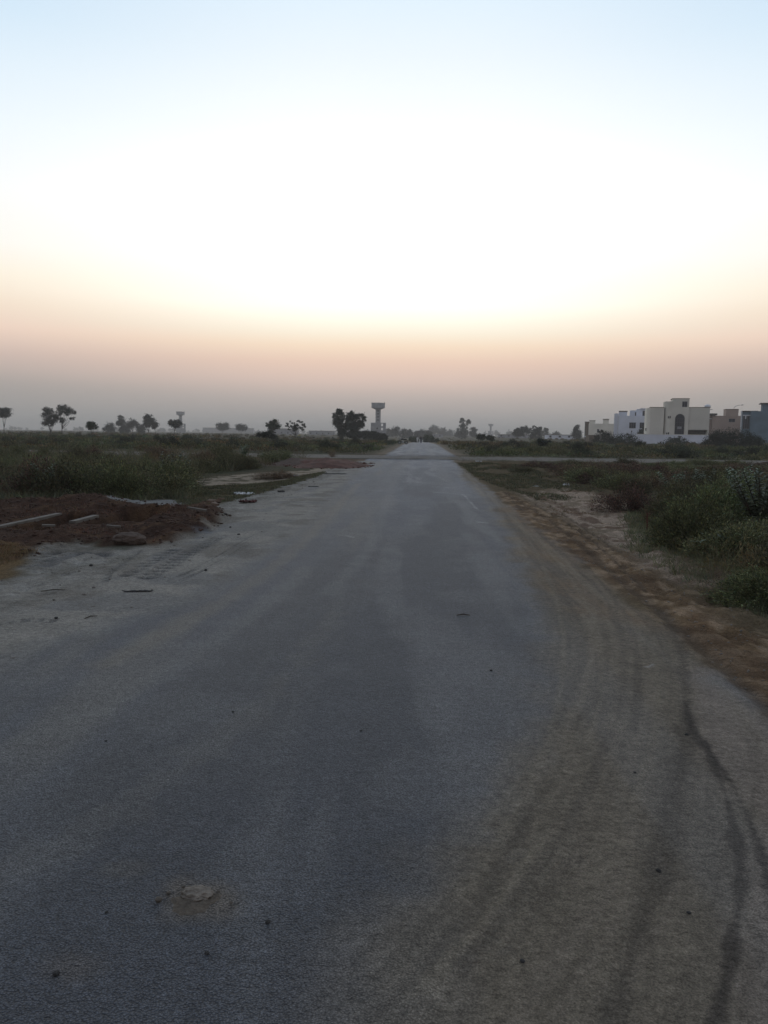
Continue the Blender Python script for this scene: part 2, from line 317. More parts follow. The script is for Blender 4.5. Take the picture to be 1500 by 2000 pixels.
def ground_mat(name):
    m, t, N, L = nt(name)
    o = N.new('ShaderNodeOutputMaterial'); b = N.new('ShaderNodeBsdfPrincipled'); L.new(b.outputs[0], o.inputs[0])
    b.inputs['Roughness'].default_value = .7
    a = N.new('ShaderNodeAttribute'); a.attribute_name = 'albedo'
    g = N.new('ShaderNodeAttribute'); g.attribute_name = 'grain'
    geo = N.new('ShaderNodeNewGeometry')
    def noise(s, d, r=.6, vec=None):
        n = N.new('ShaderNodeTexNoise'); n.inputs['Scale'].default_value = s; n.inputs['Detail'].default_value = d; n.inputs['Roughness'].default_value = r
        L.new(vec or geo.outputs['Position'], n.inputs['Vector']); return n.outputs[0]
    def rng_(v, a0, a1, b0, b1):
        n = N.new('ShaderNodeMapRange'); L.new(v, n.inputs[0])
        for i, k in enumerate((a0, a1, b0, b1)): n.inputs[i + 1].default_value = k
        return n.outputs[0]
    def mul(x, y):
        n = N.new('ShaderNodeMath'); n.operation = 'MULTIPLY'
        for i, v in enumerate((x, y)):
            if isinstance(v, (int, float)): n.inputs[i].default_value = v
            else: L.new(v, n.inputs[i])
        return n.outputs[0]
    def add(x, y):
        n = N.new('ShaderNodeMath'); n.operation = 'ADD'
        for i, v in enumerate((x, y)):
            if isinstance(v, (int, float)): n.inputs[i].default_value = v
            else: L.new(v, n.inputs[i])
        return n.outputs[0]
    med = rng_(noise(22, 5), .3, .7, .78, 1.22)
    big = rng_(noise(3.1, 5), .3, .7, .88, 1.12)
    fine = mul(rng_(noise(150, 3, .7), .3, .7, .55, 1.45), rng_(noise(55, 3, .7), .3, .7, .74, 1.26))
    vec = N.new('ShaderNodeVectorMath'); vec.operation = 'SCALE'; vec.inputs[3].default_value = 1.0; L.new(geo.outputs['Position'], vec.inputs[0])
    v = N.new('ShaderNodeTexVoronoi'); v.inputs['Scale'].default_value = 135; L.new(vec.outputs[0], v.inputs['Vector'])
    agg = rng_(v.outputs['Distance'], .1, .75, 1.45, .5)
    # rare pale chips in the asphalt
    v2 = N.new('ShaderNodeTexVoronoi'); v2.inputs['Scale'].default_value = 60; L.new(vec.outputs[0], v2.inputs['Vector'])
    chip = N.new('ShaderNodeSeparateColor'); L.new(v2.outputs['Color'], chip.inputs[0])
    chipm = mul(rng_(chip.outputs[0], .93, .97, 0, 1), rng_(v2.outputs['Distance'], .18, .3, 1, 0))
    aggm = N.new('ShaderNodeMix'); aggm.data_type = 'FLOAT'; L.new(g.outputs['Fac'], aggm.inputs[0]); aggm.inputs[2].default_value = 1; L.new(agg, aggm.inputs[3])
    tot = mul(mul(mul(med, big), fine), aggm.outputs[0])
    tot = add(tot, mul(mul(chipm, g.outputs['Fac']), .9))
    mx = N.new('ShaderNodeVectorMath'); mx.operation = 'SCALE'; L.new(a.outputs['Color'], mx.inputs[0]); L.new(tot, mx.inputs[3])
    L.new(mx.outputs[0], b.inputs['Base Color'])
    # relief
    L.new(rng_(g.outputs['Fac'], 0, 1, .96, .70), b.inputs['Roughness']); L.new(rng_(g.outputs['Fac'], 0, 1, .05, .36), b.inputs['Specular IOR Level'])
    hsoil = add(mul(noise(28, 6, .65), .03), mul(noise(7, 4), .05))
    hasp = add(mul(v.outputs['Distance'], -.008), mul(noise(42, 5), .013))
    hm = N.new('ShaderNodeMix'); hm.data_type = 'FLOAT'; L.new(g.outputs['Fac'], hm.inputs[0]); L.new(hsoil, hm.inputs[2]); L.new(hasp, hm.inputs[3])
    bp = N.new('ShaderNodeBump'); bp.inputs['Strength'].default_value = 1.0; bp.inputs['Distance'].default_value = 1.15
    L.new(hm.outputs[0], bp.inputs['Height']); L.new(bp.outputs[0], b.inputs['Normal'])
    return m

M = {}
M['ground'] = ground_mat('ground surface')
M['scrub'] = leafmat('scrub leaves', (.086, .085, .040))
M['scrub_g'] = leafmat('green scrub leaves', (.080, .090, .038))
M['scrub_b'] = leafmat('dry brown scrub', (.092, .062, .040))
M['scrub_d'] = leafmat('dark scrub leaves', (.032, .037, .022))
M['milk'] = leafmat('milkweed leaves', (.14, .18, .115), rough=.5, trans=.1)
M['tree'] = leafmat('tree leaves', (.022, .029, .02), objrand=.2)
M['tree_g'] = leafmat('fresh tree leaves', (.035, .05, .025), objrand=.15)
M['grass'] = leafmat('grass blades', (.085, .085, .045))
M['reed'] = leafmat('pale stalks', (.10, .095, .05))
M['gold'] = leafmat('dry grass blades', (.14, .095, .048))
M['bark'] = simple('bark', (.07, .055, .042), .9, .3, 6, .5)
M['twig'] = simple('twig', (.07, .045, .033), .9, .2, 20)
M['soil'] = simple('soil clods', (.060, .034, .024), .95, .25, 14, .5)
M['stone'] = simple('stone', (.17, .15, .13), .9, .2, 12, .6)
M['dark_stone'] = simple('dark stone', (.04, .037, .035), .85, .2, 30, .5)
M['concrete'] = simple('concrete', (.115, .10, .085), .85, .15, 4, .3)
M['tower'] = simple('tower concrete', (.26, .26, .27), .9, .12, .5, .1)
M['cream'] = simple('cream render', (.60, .565, .49), .9, .05, .25)
M['cream2'] = simple('pale cream render', (.70, .66, .57), .9, .05, .25)
M['white'] = simple('white render', (.62, .64, .70), .85, .04, .3)
M['bwall'] = simple('whitewashed wall', (.58, .60, .66), .85, .05, .3)
M['pink'] = simple('pinkish render', (.34, .26, .22), .9, .06, .3)
M['blue'] = simple('blue grey render', (.12, .17, .21), .9, .1, .4, .2)
M['tan'] = simple('brown brick', (.15, .12, .09), .9, .1, 2)
M['frame'] = simple('window frame', (.20, .20, .21), .6, .05, 3)
M['trim'] = simple('painted trim', (.55, .56, .58), .7, .05, 3)
M['dark'] = simple('dark slab edge', (.08, .075, .07), .8, .1, 3)
M['glass'] = simple('dark glass', (.018, .02, .032), .25, .05, 3)
M['metal'] = simple('grey metal', (.25, .26, .27), .45, .05, 5, metal=.6)
M['black'] = simple('black rubber', (.02, .02, .02), .8, .05, 5)
M['red'] = simple('dark red paint', (.13, .02, .02), .4, .05, 5)
M['plastic'] = simple('white plastic', (.42, .42, .41), .5, .1, 10, .3)
M['cloth'] = simple('dark red cloth', (.07, .025, .022), .9, .2, 15, .3)
M['skin'] = simple('skin', (.22, .13, .085), .6, .05, 5)
M['wcloth'] = simple('white cotton', (.5, .5, .48), .85, .06, 5)
M['bcloth'] = simple('dark cotton', (.022, .024, .03), .85, .06, 5)
M['hair'] = simple('black hair', (.015, .013, .012), .7, .05, 5)

# ------------------------------------------------------------------ object helpers
def tag(o, label=None, cat=None, group=None, kind=None):
    for k, v in (('label', label), ('category', cat), ('group', group), ('kind', kind)):
        if v: o[k] = v
    return o
def link(name, me, mats, parent=None, loc=(0, 0, 0)):
    o = bpy.data.objects.new(name, me); COL.objects.link(o); o.parent = parent; o.location = loc
    for mt in (mats if isinstance(mats, (list, tuple)) else [mats]):
        if mt is not None and len(me.materials) < (len(mats) if isinstance(mats, (list, tuple)) else 1): me.materials.append(mt)
    return o
def empty(name, loc, label, cat, group=None, rz=0):
    o = bpy.data.objects.new(name, None); COL.objects.link(o); o.location = loc; o.rotation_euler.z = rz
    return tag(o, label, cat, group)
def np_mesh(name, V, faces, k, tint=None, smooth=False):
    """V (n,3); faces (m,k) int"""
    me = bpy.data.meshes.new(name); V = np.asarray(V, np.float32); faces = np.asarray(faces, np.int32)
    me.vertices.add(len(V)); me.vertices.foreach_set('co', V.ravel())
    me.loops.add(faces.size); me.loops.foreach_set('vertex_index', faces.ravel())
    me.polygons.add(len(faces)); me.polygons.foreach_set('loop_start', np.arange(0, faces.size, k, dtype=np.int32))
    me.polygons.foreach_set('loop_total', np.full(len(faces), k, np.int32))
    if smooth: me.polygons.foreach_set('use_smooth', np.ones(len(faces), bool))
    me.update(calc_edges=True)
    if tint is not None:
        a = me.color_attributes.new('tint', 'FLOAT_COLOR', 'POINT')
        a.data.foreach_set('color', np.concatenate([tint, np.ones((len(tint), 1))], 1).astype(np.float32).ravel())
    return me
class MB:
    """collects boxes, tubes, lathes as one mesh"""
    def __init__(s): s.v = []; s.f = []
    def add(s, vs, fs):
        b = len(s.v); s.v += [tuple(v) for v in vs]; s.f += [tuple(i + b for i in f) for f in fs]; return s
    def box(s, x0, x1, y0, y1, z0, z1):
        return s.add([(x, y, z) for z in (z0, z1) for x, y in ((x0, y0), (x1, y0), (x1, y1), (x0, y1))],
                     [(0, 3, 2, 1), (4, 5, 6, 7), (0, 1, 5, 4), (1, 2, 6, 5), (2, 3, 7, 6), (3, 0, 4, 7)])
    def tube(s, pts, rad, n=8):
        pts = [Vector(p) for p in pts]; vs = []; fs = []
        if not isinstance(rad, (list, tuple)): rad = [rad] * len(pts)
        for i, p in enumerate(pts):
            d = (pts[min(i + 1, len(pts) - 1)] - pts[max(i - 1, 0)]).normalized()
            a = d.cross(Vector((0, 0, 1)) if abs(d.z) < .9 else Vector((1, 0, 0))).normalized(); b = d.cross(a)
            vs += [p + (a * math.cos(2 * math.pi * k / n) + b * math.sin(2 * math.pi * k / n)) * rad[i] for k in range(n)]
        for i in range(len(pts) - 1):
            for k in range(n): fs.append((i * n + k, i * n + (k + 1) % n, (i + 1) * n + (k + 1) % n, (i + 1) * n + k))
        fs.append(tuple(range(n - 1, -1, -1))); fs.append(tuple(range((len(pts) - 1) * n, len(pts) * n)))
        return s.add(vs, fs)
    def lathe(s, prof, n=24, c=(0, 0), sx=1, sy=1):
        vs = [(c[0] + r * sx * math.cos(2 * math.pi * k / n), c[1] + r * sy * math.sin(2 * math.pi * k / n), z) for r, z in prof for k in range(n)]
        fs = [(i * n + k, i * n + (k + 1) % n, (i + 1) * n + (k + 1) % n, (i + 1) * n + k) for i in range(len(prof) - 1) for k in range(n)]
        fs.append(tuple(range(n - 1, -1, -1))); fs.append(tuple(range((len(prof) - 1) * n, len(prof) * n)))
        return s.add(vs, fs)
    def torus(s, c, Rr, r, n=20, m=8, plane='yz'):
        vs = []
        for i in range(n):
            a = 2 * math.pi * i / n
            for j in range(m):
                b = 2 * math.pi * j / m; q = Rr + r * math.cos(b)
                vs.append((c[0] + r * math.sin(b), c[1] + q * math.cos(a), c[2] + q * math.sin(a)))
        fs = [(i * m + j, ((i + 1) % n) * m + j, ((i + 1) % n) * m + (j + 1) % m, i * m + (j + 1) % m) for i in range(n) for j in range(m)]
        return s.add(vs, fs)
    def build(s, name, mat, parent=None, loc=(0, 0, 0), smooth=False):
        me = bpy.data.meshes.new(name); me.from_pydata(s.v, [], s.f); me.update()
        if smooth: me.polygons.foreach_set('use_smooth', [True] * len(me.polygons))
        return link(name, me, mat, parent, loc)

# ------------------------------------------------------------------ ground sheets
def axis(segs):
    out = [segs[0][0]]
    for a, b, d0, d1 in segs:
        x = a
        while x < b - 1e-6:
            t = (x - a) / (b - a); x = min(b, x + d0 * (d1 / d0) ** t); out.append(x)
    return np.array(sorted(set(np.round(out, 5))))
def sheet(name, xs, ys, zoff=0.0, is_road=False, edge=None):
    X, Y = np.meshgrid(xs, ys); x = X.ravel().copy(); y = Y.ravel().copy()
    if edge: x = edge(x, y)
    z = height(x, y) + zoff
    nx, ny = len(xs), len(ys)
    i = np.arange(nx * ny).reshape(ny, nx)
    f = np.stack([i[:-1, :-1], i[:-1, 1:], i[1:, 1:], i[1:, :-1]], -1).reshape(-1, 4)
    me = np_mesh(name, np.stack([x, y, z], 1), f, 4, smooth=True)
    c, g = paint(x, y, is_road)
    a = me.color_attributes.new('albedo', 'FLOAT_COLOR', 'POINT'); a.data.foreach_set('color', np.concatenate([c, np.ones((len(c), 1))], 1).astype(np.float32).ravel())
    a = me.attributes.new('grain', 'FLOAT', 'POINT'); a.data.foreach_set('value', g.astype(np.float32))
    return tag(link(name, me, M['ground']), kind='structure')
gx = axis([(-5000, -400, 500, 60), (-400, -60, 40, 3), (-60, -9, 2, .12), (-9, -2.8, .05, .05), (-2.8, 2, .3, .3), (2, 7, .045, .05), (7, 14, .06, .2), (14, 60, .3, 3), (60, 400, 4, 40), (400, 5000, 60, 500)])
gy = axis([(-300, -10, 40, 5), (-10, 2.6, 2, .1), (2.6, 6, .035, .045), (6, 20, .045, .09), (20, 60, .1, .35), (60, 200, .5, 5), (200, 1000, 6, 60), (1000, 5500, 80, 500)])
sheet('ground', gx, gy)
def road_edge(x, y):
    # slightly ragged pavement edges; narrower beyond the crossing
    l = -3.35 + (fbm(y * .8, y * 0 + 3, 91, 3) - .5) * .35; r = XR + (fbm(y * 1.1, y * 0 + 9, 93, 3) - .5) * .22
    b = ss(50, 60, y); l = l * (1 - b) - 2.65 * b; r = r * (1 - b) + 2.65 * b
    t = (x + 1) / 2
    return l + (r - l) * t
ru = np.linspace(-1, 1, 262)
ry = axis([(-60, 1, 3, .3), (1, 4, .018, .024), (4, 12, .024, .055), (12, 60, .07, .4), (60, 268, .6, 5)])
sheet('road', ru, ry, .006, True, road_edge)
def cross_sheet():
    xs = axis([(-400, -30, 20, 2), (-30, -3.0, .6, .25)]); xs2 = axis([(3.0, 30, .25, .6), (30, 400, 2, 20)])
    for nm, xx in (('crossing_road', xs), ('crossing_road', xs2)):
        X, T = np.meshgrid(xx, np.linspace(Y1 - .2, Y2 + .2, 28)); x = X.ravel(); y = (T.ravel() + cross_off(x))
        i = np.arange(x.size).reshape(X.shape); f = np.stack([i[:-1, :-1], i[:-1, 1:], i[1:, 1:], i[1:, :-1]], -1).reshape(-1, 4)
        me = np_mesh(nm, np.stack([x, y, height(x, y) + .012], 1), f, 4, smooth=True)
        c, g = paint(x, y); c = mixc(c, (.19, .175, .155), np.full(len(c), .35))
        a = me.color_attributes.new('albedo', 'FLOAT_COLOR', 'POINT'); a.data.foreach_set('color', np.concatenate([c, np.ones((len(c), 1))], 1).astype(np.float32).ravel())
        a = me.attributes.new('grain', 'FLOAT', 'POINT'); a.data.foreach_set('value', (g * 0).astype(np.float32))
        tag(link(nm, me, M['ground']), kind='structure')
cross_sheet()

# ------------------------------------------------------------------ foliage geometry
def unit(v): return v / (np.linalg.norm(v, axis=1, keepdims=True) + 1e-9)
def rdir(n, up=0.0):
    v = rng.normal(size=(n, 3)); v[:, 2] += up; return unit(v)
def leaves(C, D, Ln, W, tint, curl=.0):
    """diamond leaf quads at C along D"""
    n = len(C); s = unit(np.cross(D, rng.normal(size=(n, 3))))
    Ln = np.broadcast_to(np.asarray(Ln, float).reshape(-1, 1), (n, 1)); W = np.broadcast_to(np.asarray(W, float).reshape(-1, 1), (n, 1))
    mid = C + D * Ln * .5
    V = np.stack([C, mid + s * W * .5, C + D * Ln, mid - s * W * .5], 1).reshape(-1, 3)
    F_ = np.arange(4 * n).reshape(n, 4)
    return V, F_, np.repeat(tint, 4, 0)
def merge(parts):
    V = []; F_ = []; T = []; b = 0
    for v, f, t in parts: V.append(v); F_.append(f + b); T.append(t); b += len(v)
    return np.concatenate(V), np.concatenate(F_), np.concatenate(T)
def tints(n, var=.48, warm=.12):
    v = np.exp(rng.normal(0, var, n)); t = np.stack([v * (1 + rng.normal(0, warm, n)), v, v * (1 + rng.normal(0, warm, n))], 1)
    return np.clip(t, .2, 3)
def bush_geo(n, r=1.0, h=.8, ll=.07, lw=.014, nst=60, lumps=6, spread=.06, up=.25, open_=0.25):
    """feathery bush: stems fan out from the root, leaflets crowd their outer parts, lumpy outline"""
    ld = rdir(lumps, .5); ls = rng.uniform(.6, 1.1, lumps)
    sd = rdir(nst, .35); sd[:, 2] = np.abs(sd[:, 2]) * .9 + .05; sd = unit(sd)
    f = np.max(np.clip((sd @ ld.T), 0, 1) ** 3 * ls, 1) * .55 + rng.uniform(.5, .75, nst)
    k = rng.integers(0, nst, n); t = rng.uniform(open_, 1, n) ** .65
    D0 = sd[k]
    C = D0 * np.array([r, r, h]) * (f[k] * t)[:, None]
    C += rng.normal(0, spread, (n, 3)) * (.4 + t[:, None]) ; C[:, 2] = np.abs(C[:, 2])
    D = unit(D0 + rng.normal(0, .55, (n, 3)) + np.array([0, 0, up]))
    return leaves(C, D, ll * rng.uniform(.5, 1.4, n), lw * rng.uniform(.6, 1.4, n), tints(n)), (sd, f, r, h)
def stems_mb(info, k=14, rad=.008):
    sd, f, r, h = info; mb = MB()
    for i in range(min(k, len(sd))):
        d = sd[i] * np.array([r, r, h]) * f[i] * .85
        p = [np.zeros(3), d * .5 + rng.normal(0, .03, 3), d]; p[1][2] = abs(p[1][2])
        mb.tube(p, [rad, rad * .7, rad * .25], 4)
    return mb

BUSH = {}
def bush_proto(key, mat, stem=True, **kw):
    (V, F_, T), info = bush_geo(**kw)
    me = np_mesh('foliage', V, F_, 4, T); me.materials.append(M[mat])
    sm = None
    if stem:
        mb = stems_mb(info); sm = bpy.data.meshes.new('stems'); sm.from_pydata(mb.v, [], mb.f); sm.materials.append(M['twig'])
    BUSH[key] = (me, sm)
for i in range(4):
    bush_proto(f'f{i}', ['scrub', 'scrub_g', 'scrub', 'scrub_b'][i], n=9000, ll=.075, lw=.022, nst=90, h=.9, lumps=7)
for i in range(2):
    bush_proto(f'n{i}', ['scrub_g', 'scrub'][i], n=22000, ll=.06, lw=.019, nst=160, h=.9, lumps=8, spread=.05)
for i in range(3):
    bush_proto(f'd{i}', ['scrub_d', 'scrub_d', 'scrub'][i], n=3500, ll=.11, lw=.03, nst=60, h=.85, lumps=6)
bush_proto('dry', 'scrub_b', n=5000, ll=.09, lw=.006, nst=120, h=1.0, lumps=5, open_=.1, up=.5)

def put_bush(key, x, y, w, h, label, group=None, name='scrub_bush', parts=True, cat='bush'):
    me, sm = BUSH[key]; z = Hh(x, y) - .03
    s = (w / 2 / .95, w / 2 / .95 * random.uniform(.85, 1.15), h / .95)
    if parts and sm:
        o = empty(name, (x, y, z), label, cat, group, random.uniform(0, 6.28)); o.scale = s
        for nm, m_ in (('foliage', me), ('stems', sm)):
            c = bpy.data.objects.new(nm, m_); COL.objects.link(c); c.parent = o
    else:
        o = bpy.data.objects.new(name, me); COL.objects.link(o); o.location = (x, y, z); o.scale = s; o.rotation_euler.z = random.uniform(0, 6.28)
        tag(o, label, cat, group)
    return o

def inpoly(x, y, poly): return poly_sd(np.array([x]), np.array([y]), poly)[0]
# individual scrub bushes, left of the road in front of the crossing
cnt = 0; tries = 0
while cnt < 95 and tries < 6000:
    tries += 1
    px = random.uniform(-260, 600); d = 1 / random.uniform(1 / 47, 1 / 18)
    p = at(px, 850, d); x, y = p[0], p[1]
    if inpoly(x, y, SCRUB_L) > -.45: continue
    w = random.uniform(1.1, 2.2); h = random.uniform(.55, .95) * (1.1 if d < 26 else .9)
    put_bush('f%d' % random.choices([0, 1, 2, 3], [3, 4, 3, 1.6])[0], x, y, w, h, 'low feathery scrub bush among many left of the road, before the crossing', 'scrub bushes in the near left field'); cnt += 1
cnt = 0; tries = 0
while cnt < 70 and tries < 6000:
    tries += 1
    px = random.uniform(940, 1750); d = 1 / random.uniform(1 / 46, 1 / 12)
    p = at(px, 850, d); x, y = p[0], p[1]
    if inpoly(x, y, SCRUB_R) > -.5: continue
    if x > 4.2 and y < 15: continue
    hm = max(.3, 1.52 - .033 * d); h = random.uniform(.75, 1.0) * min(hm, .95)
    put_bush('f%d' % random.choices([0, 1, 2, 3], [3, 2, 3, 3])[0], x, y, random.uniform(.9, 1.9), h, 'low dark scrub bush among many right of the road, before the crossing', 'scrub bushes in the near right field'); cnt += 1
cnt = 0
while cnt < 48:
    px = random.uniform(955, 1620); d = 1 / random.uniform(1 / 46.5, 1 / 23)
    p = at(px, 850, d); x, y = p[0], p[1]
    if inpoly(x, y, SCRUB_R) > -.35: continue
    put_bush('f%d' % random.choices([0, 1, 2, 3], [3, 1, 3, 4])[0], x, y, random.uniform(1.3, 2.4), random.uniform(.8, 1.0) * max(.35, 1.5 - .029 * d), 'low dark scrub bush among many right of the road, before the crossing', 'scrub bushes in the near right field'); cnt += 1
cnt = 0
while cnt < 110:
    px = random.uniform(-150, 1650); d = 1 / random.uniform(1 / 170, 1 / 62)
    if d < 59.5: continue
    p = at(px, 850, d); x, y = p[0], p[1]
    if abs(x) < 4.2 + random.random() * 1.5: continue
    if y > 150 and x > 30: continue
    put_bush('d%d' % random.choices([0, 1, 2], [3, 2, 2])[0], x, y, random.uniform(1.5, 3.2), random.uniform(.5, 1.1), 'small dark scrub bush among many in the fields beyond the crossing', 'scrub bushes beyond the crossing', parts=False); cnt += 1

# named bushes in the near right corner
def nb(key, px, py, w, h, label, **k):
    x, y = P(px, py); return put_bush(key, x, y, w, h, label, **k)
NG = dict(name='roadside_bush')
nb('n0', 1345, 1060, 1.35, .78, 'round green feathery bush standing at the sandy edge, nearest the red stalk', **NG)
nb('n1', 1440, 1078, 1.5, .6, 'low grey-green feathery bush in front of the milkweed clump at the right edge', **NG)
nb('n0', 1400, 1020, 1.9, 1.0, 'tallest bright green feathery bush, directly left of the milkweed clump', **NG)
nb('n1', 1320, 1010, 1.5, .75, 'dark feathery bush behind the round green bush by the red stalk', **NG)
nb('n1', 1540, 1110, 1.3, .55, 'dark feathery bush cut by the right picture edge below the milkweed', **NG)
nb('n0', 1500, 1165, 1.1, .4, 'lowest dark bush at the right edge, nearest the camera', **NG)
nb('dry', 1385, 1118, 1.1, .22, 'flat dry reddish twiggy bush at the foot of the right-hand thicket', name='dry_bush')
nb('dry', 1455, 1150, 1.3, .26, 'dry brown twiggy bush below the thicket, next to the right edge', name='dry_bush')
nb('f3', 1230, 985, 1.5, .62, 'brown bush behind the sandy patch right of the road', name='dry_bush')
nb('f0', 1165, 938, 1.5, .75, 'dark upright bush that rises in front of the crossing road on the right', **NG)
nb('dry', 985, 918, .9, .5, 'leftmost bush right of the road, alone by the crossing', name='dry_bush')
nb('dry', 1022, 922, .8, .42, 'second dry bush right of the road by the crossing', name='dry_bush')
nb('f3', 270, 958, 1.3, .62, 'dark brown rounded bush in front of the green thicket on the left', name='dry_bush')
nb('f1', 320, 950, 1.7, .98, 'bright green bush at the right end of the left thicket', **NG)
nb('f0', 470, 914, 1.5, .75, 'dark bush at the sandy clearing on the left', **NG)
nb('f3', 545, 930, 1.6, .35, 'low brown bush alone on the sandy clearing left of the road', name='dry_bush')
nb('dry', 649, 893, .8, .75, 'small dry bush on the left verge by the crossing road', name='dry_bush')

# ------------------------------------------------------------------ milkweed (large oval grey-green leaves)
def milkweed(x, y, h, ns, label, r=.5):
    z = Hh(x, y); root = empty('milkweed_plant', (x, y, z), label, 'plant', 'broad-leaved milkweed plants')
    st = MB(); V = []; T = []; F_ = []; b = 0
    for k in range(ns):
        a = random.uniform(0, 6.28); lean = random.uniform(.1, .55) * r * 2
        top = np.array([math.cos(a) * lean, math.sin(a) * lean, h * random.uniform(.7, 1.0)])
        p0 = np.array([random.uniform(-.08, .08), random.uniform(-.08, .08), 0]); mid = p0 * .5 + top * .45 + np.array([0, 0, .04])
        st.tube([p0, mid, top], [.013, .01, .005], 5)
        nl = int(np.linalg.norm(top) / .045)
        for j in range(nl):
            t = .25 + .75 * j / nl
            c = (1 - t) ** 2 * p0 + 2 * t * (1 - t) * mid + t * t * top
            for sgn in (0, math.pi):
                aa = j * 1.57 + sgn + random.uniform(-.4, .4); el = random.uniform(.1, .8)
                d = np.array([math.cos(aa) * math.cos(el), math.sin(aa) * math.cos(el), math.sin(el)])
                L_ = random.uniform(.12, .19) * (1.1 - .5 * t); W = L_ * .55
                s = np.cross(d, [0, 0, 1]); s /= np.linalg.norm(s); n_ = np.cross(s, d)
                prof = [(0, .08), (.25, .75), (.6, 1), (.85, .7), (1, .05)]
                vs = []
                for u, w in prof:
                    q = c + d * L_ * u + n_ * (-.18 * L_ * u * u)
                    vs += [q - s * W * .5 * w + n_ * W * .13 * w, q, q + s * W * .5 * w + n_ * W * .13 * w]
                V += vs; tt = random.uniform(.75, 1.35); T += [(tt, tt * random.uniform(.95, 1.05), tt)] * len(vs)
                for i in range(4):
                    o_ = b + i * 3; F_ += [(o_, o_ + 1, o_ + 4, o_ + 3), (o_ + 1, o_ + 2, o_ + 5, o_ + 4)]
                b += len(vs)
    st.build('stems', M['twig'], root)
    me = np_mesh('leaves', np.array(V), np.array(F_), 4, np.array(T), smooth=True); link('leaves', me, M['milk'], root)
x, y = P(1490, 1040); milkweed(x, y, 1.15, 16, 'tall broad-leaved milkweed at the right picture edge, the largest of them', .7)
x, y = P(1440, 985); milkweed(x, y, 1.12, 12, 'broad-leaved milkweed just left of the largest one', .6)
x, y = P(1560, 1000); milkweed(x, y, 1.2, 12, 'broad-leaved milkweed half outside the right picture edge', .6)
x, y = P(1370, 960); milkweed(x, y, .85, 8, 'small milkweed with pale leaves behind the green feathery bush', .5)
x, y = P(1315, 962); milkweed(x, y, .75, 7, 'small milkweed seen above the thicket, farthest left of the right-hand ones', .5)
x, y = P(1395, 1078); milkweed(x, y, .4, 3, 'young milkweed sprout at the foot of the thicket on the right', .3)
x, y = P(330, 945); milkweed(x, y, 1.15, 6, 'milkweed above the green bush at the end of the left thicket', .4)
x, y = P(365, 935); milkweed(x, y, .95, 5, 'milkweed with pale leaves by the sandy clearing on the left', .3)
x, y = P(90, 965); milkweed(x, y, .9, 5, 'milkweed inside the left thicket above the open pit', .4)
x, y = P(135, 960); milkweed(x, y, .9, 5, 'milkweed in the middle of the left thicket', .4)
x, y = P(475, 905); milkweed(x, y, 1.0, 6, 'milkweed beside the dark bush of the left clearing', .4)

# red stalk standing in the sand on the right
x, y = P(1264, 1023)
mb = MB(); mb.tube([(0, 0, -.02), (.004, 0, .18), (-.006, .01, .36)], [.02, .017, .013], 7)
for k in range(9):
    a = k * 2.4; z0 = .2 + .018 * k; mb.tube([(0, 0, z0), (math.cos(a) * .05, math.sin(a) * .05, z0 + .05), (math.cos(a) * .13, math.sin(a) * .13, z0 + .13)], [.006, .004, .002], 4)
tag(mb.build('dry_stalk', simple('red brown stalk', (.09, .035, .025), .9, .1, 10), None, (x, y, Hh(x, y))), 'reddish brown broken stalk standing upright in the sand', 'stalk')

# ------------------------------------------------------------------ far scrub carpet + grass (stuff)
def clump_field(name, n, sampler, nl, size, hgt, ll, lw, mat, colv=.3):
    xs, ys = sampler(n); n = len(xs); z = height(xs, ys)
    s = rng.uniform(*size, n); h = rng.uniform(*hgt, n)
    k = np.repeat(np.arange(n), nl); m = len(k)
    D0 = rdir(m, .4); D0[:, 2] = np.abs(D0[:, 2]); t = rng.uniform(.45, 1, m)
    C = np.stack([xs[k], ys[k], z[k]], 1) + D0 * np.stack([s[k], s[k], h[k]], 1) * t[:, None]
    D = unit(D0 + rng.normal(0, .6, (m, 3)) + np.array([0, 0, .3]))
    sc_ = np.clip(np.hypot(xs, ys)[k] / 60, .5, 4)
    pn = fbm(xs * .07 + 3, ys * .04, 111, 3); pn2 = fbm(xs * .05, ys * .09 + 9, 117, 3)
    pal = np.ones((n, 3)); pal = mixc(pal, (1.35, 1.0, .95), ss(.46, .58, pn)); pal = mixc(pal, (.95, 1.15, .85), ss(.46, .36, pn) * .7); pal = mixc(pal, (1.5, 1.35, 1.25), ss(.56, .66, pn2) * .35); pal = pal * (.68 if xs.max() > 150 else .9)
    base = pal[k] * tints(n, colv, .15)[k] * tints(m, .2, .05)
    V, F_, T = leaves(C, D, ll * rng.uniform(.5, 1.4, m) * sc_, lw * rng.uniform(.6, 1.4, m) * sc_, base)
    return tag(link(name, np_mesh(name, V, F_, 4, T), M[mat]), kind='stuff')
def samp(pxr, dr, ok):
    def f(n):
        px = rng.uniform(*pxr, n * 4); d = 1 / rng.uniform(1 / dr[1], 1 / dr[0], n * 4)
        x = (px - 822) / F * d * 1.003; y = d
        m = ok(x, y); return x[m][:n], y[m][:n]
    return f
def offroads(x, y):
    cr = np.abs(y - (Y1 + Y2) / 2 - cross_off(x)) > 4.6
    return cr & (np.abs(x + (fbm(x * .2, y * .2, 5, 2) - .5) * 2) > 4.4) & ~((y > 205) & (y < 260) & (x > 55) & (x < 110))
def near_ok(x, y): return (poly_sd(x, y, SCRUB_L) < -.15) | (poly_sd(x, y, SCRUB_R) < -.15)
o = clump_field('scrub', 5200, samp((-700, 2300), (59, 900), offroads), 46, (.4, 1.1), (.12, .5), .16, .06, 'scrub')
tag(o, 'dark scrub covering the far fields beyond the crossing', 'scrub')
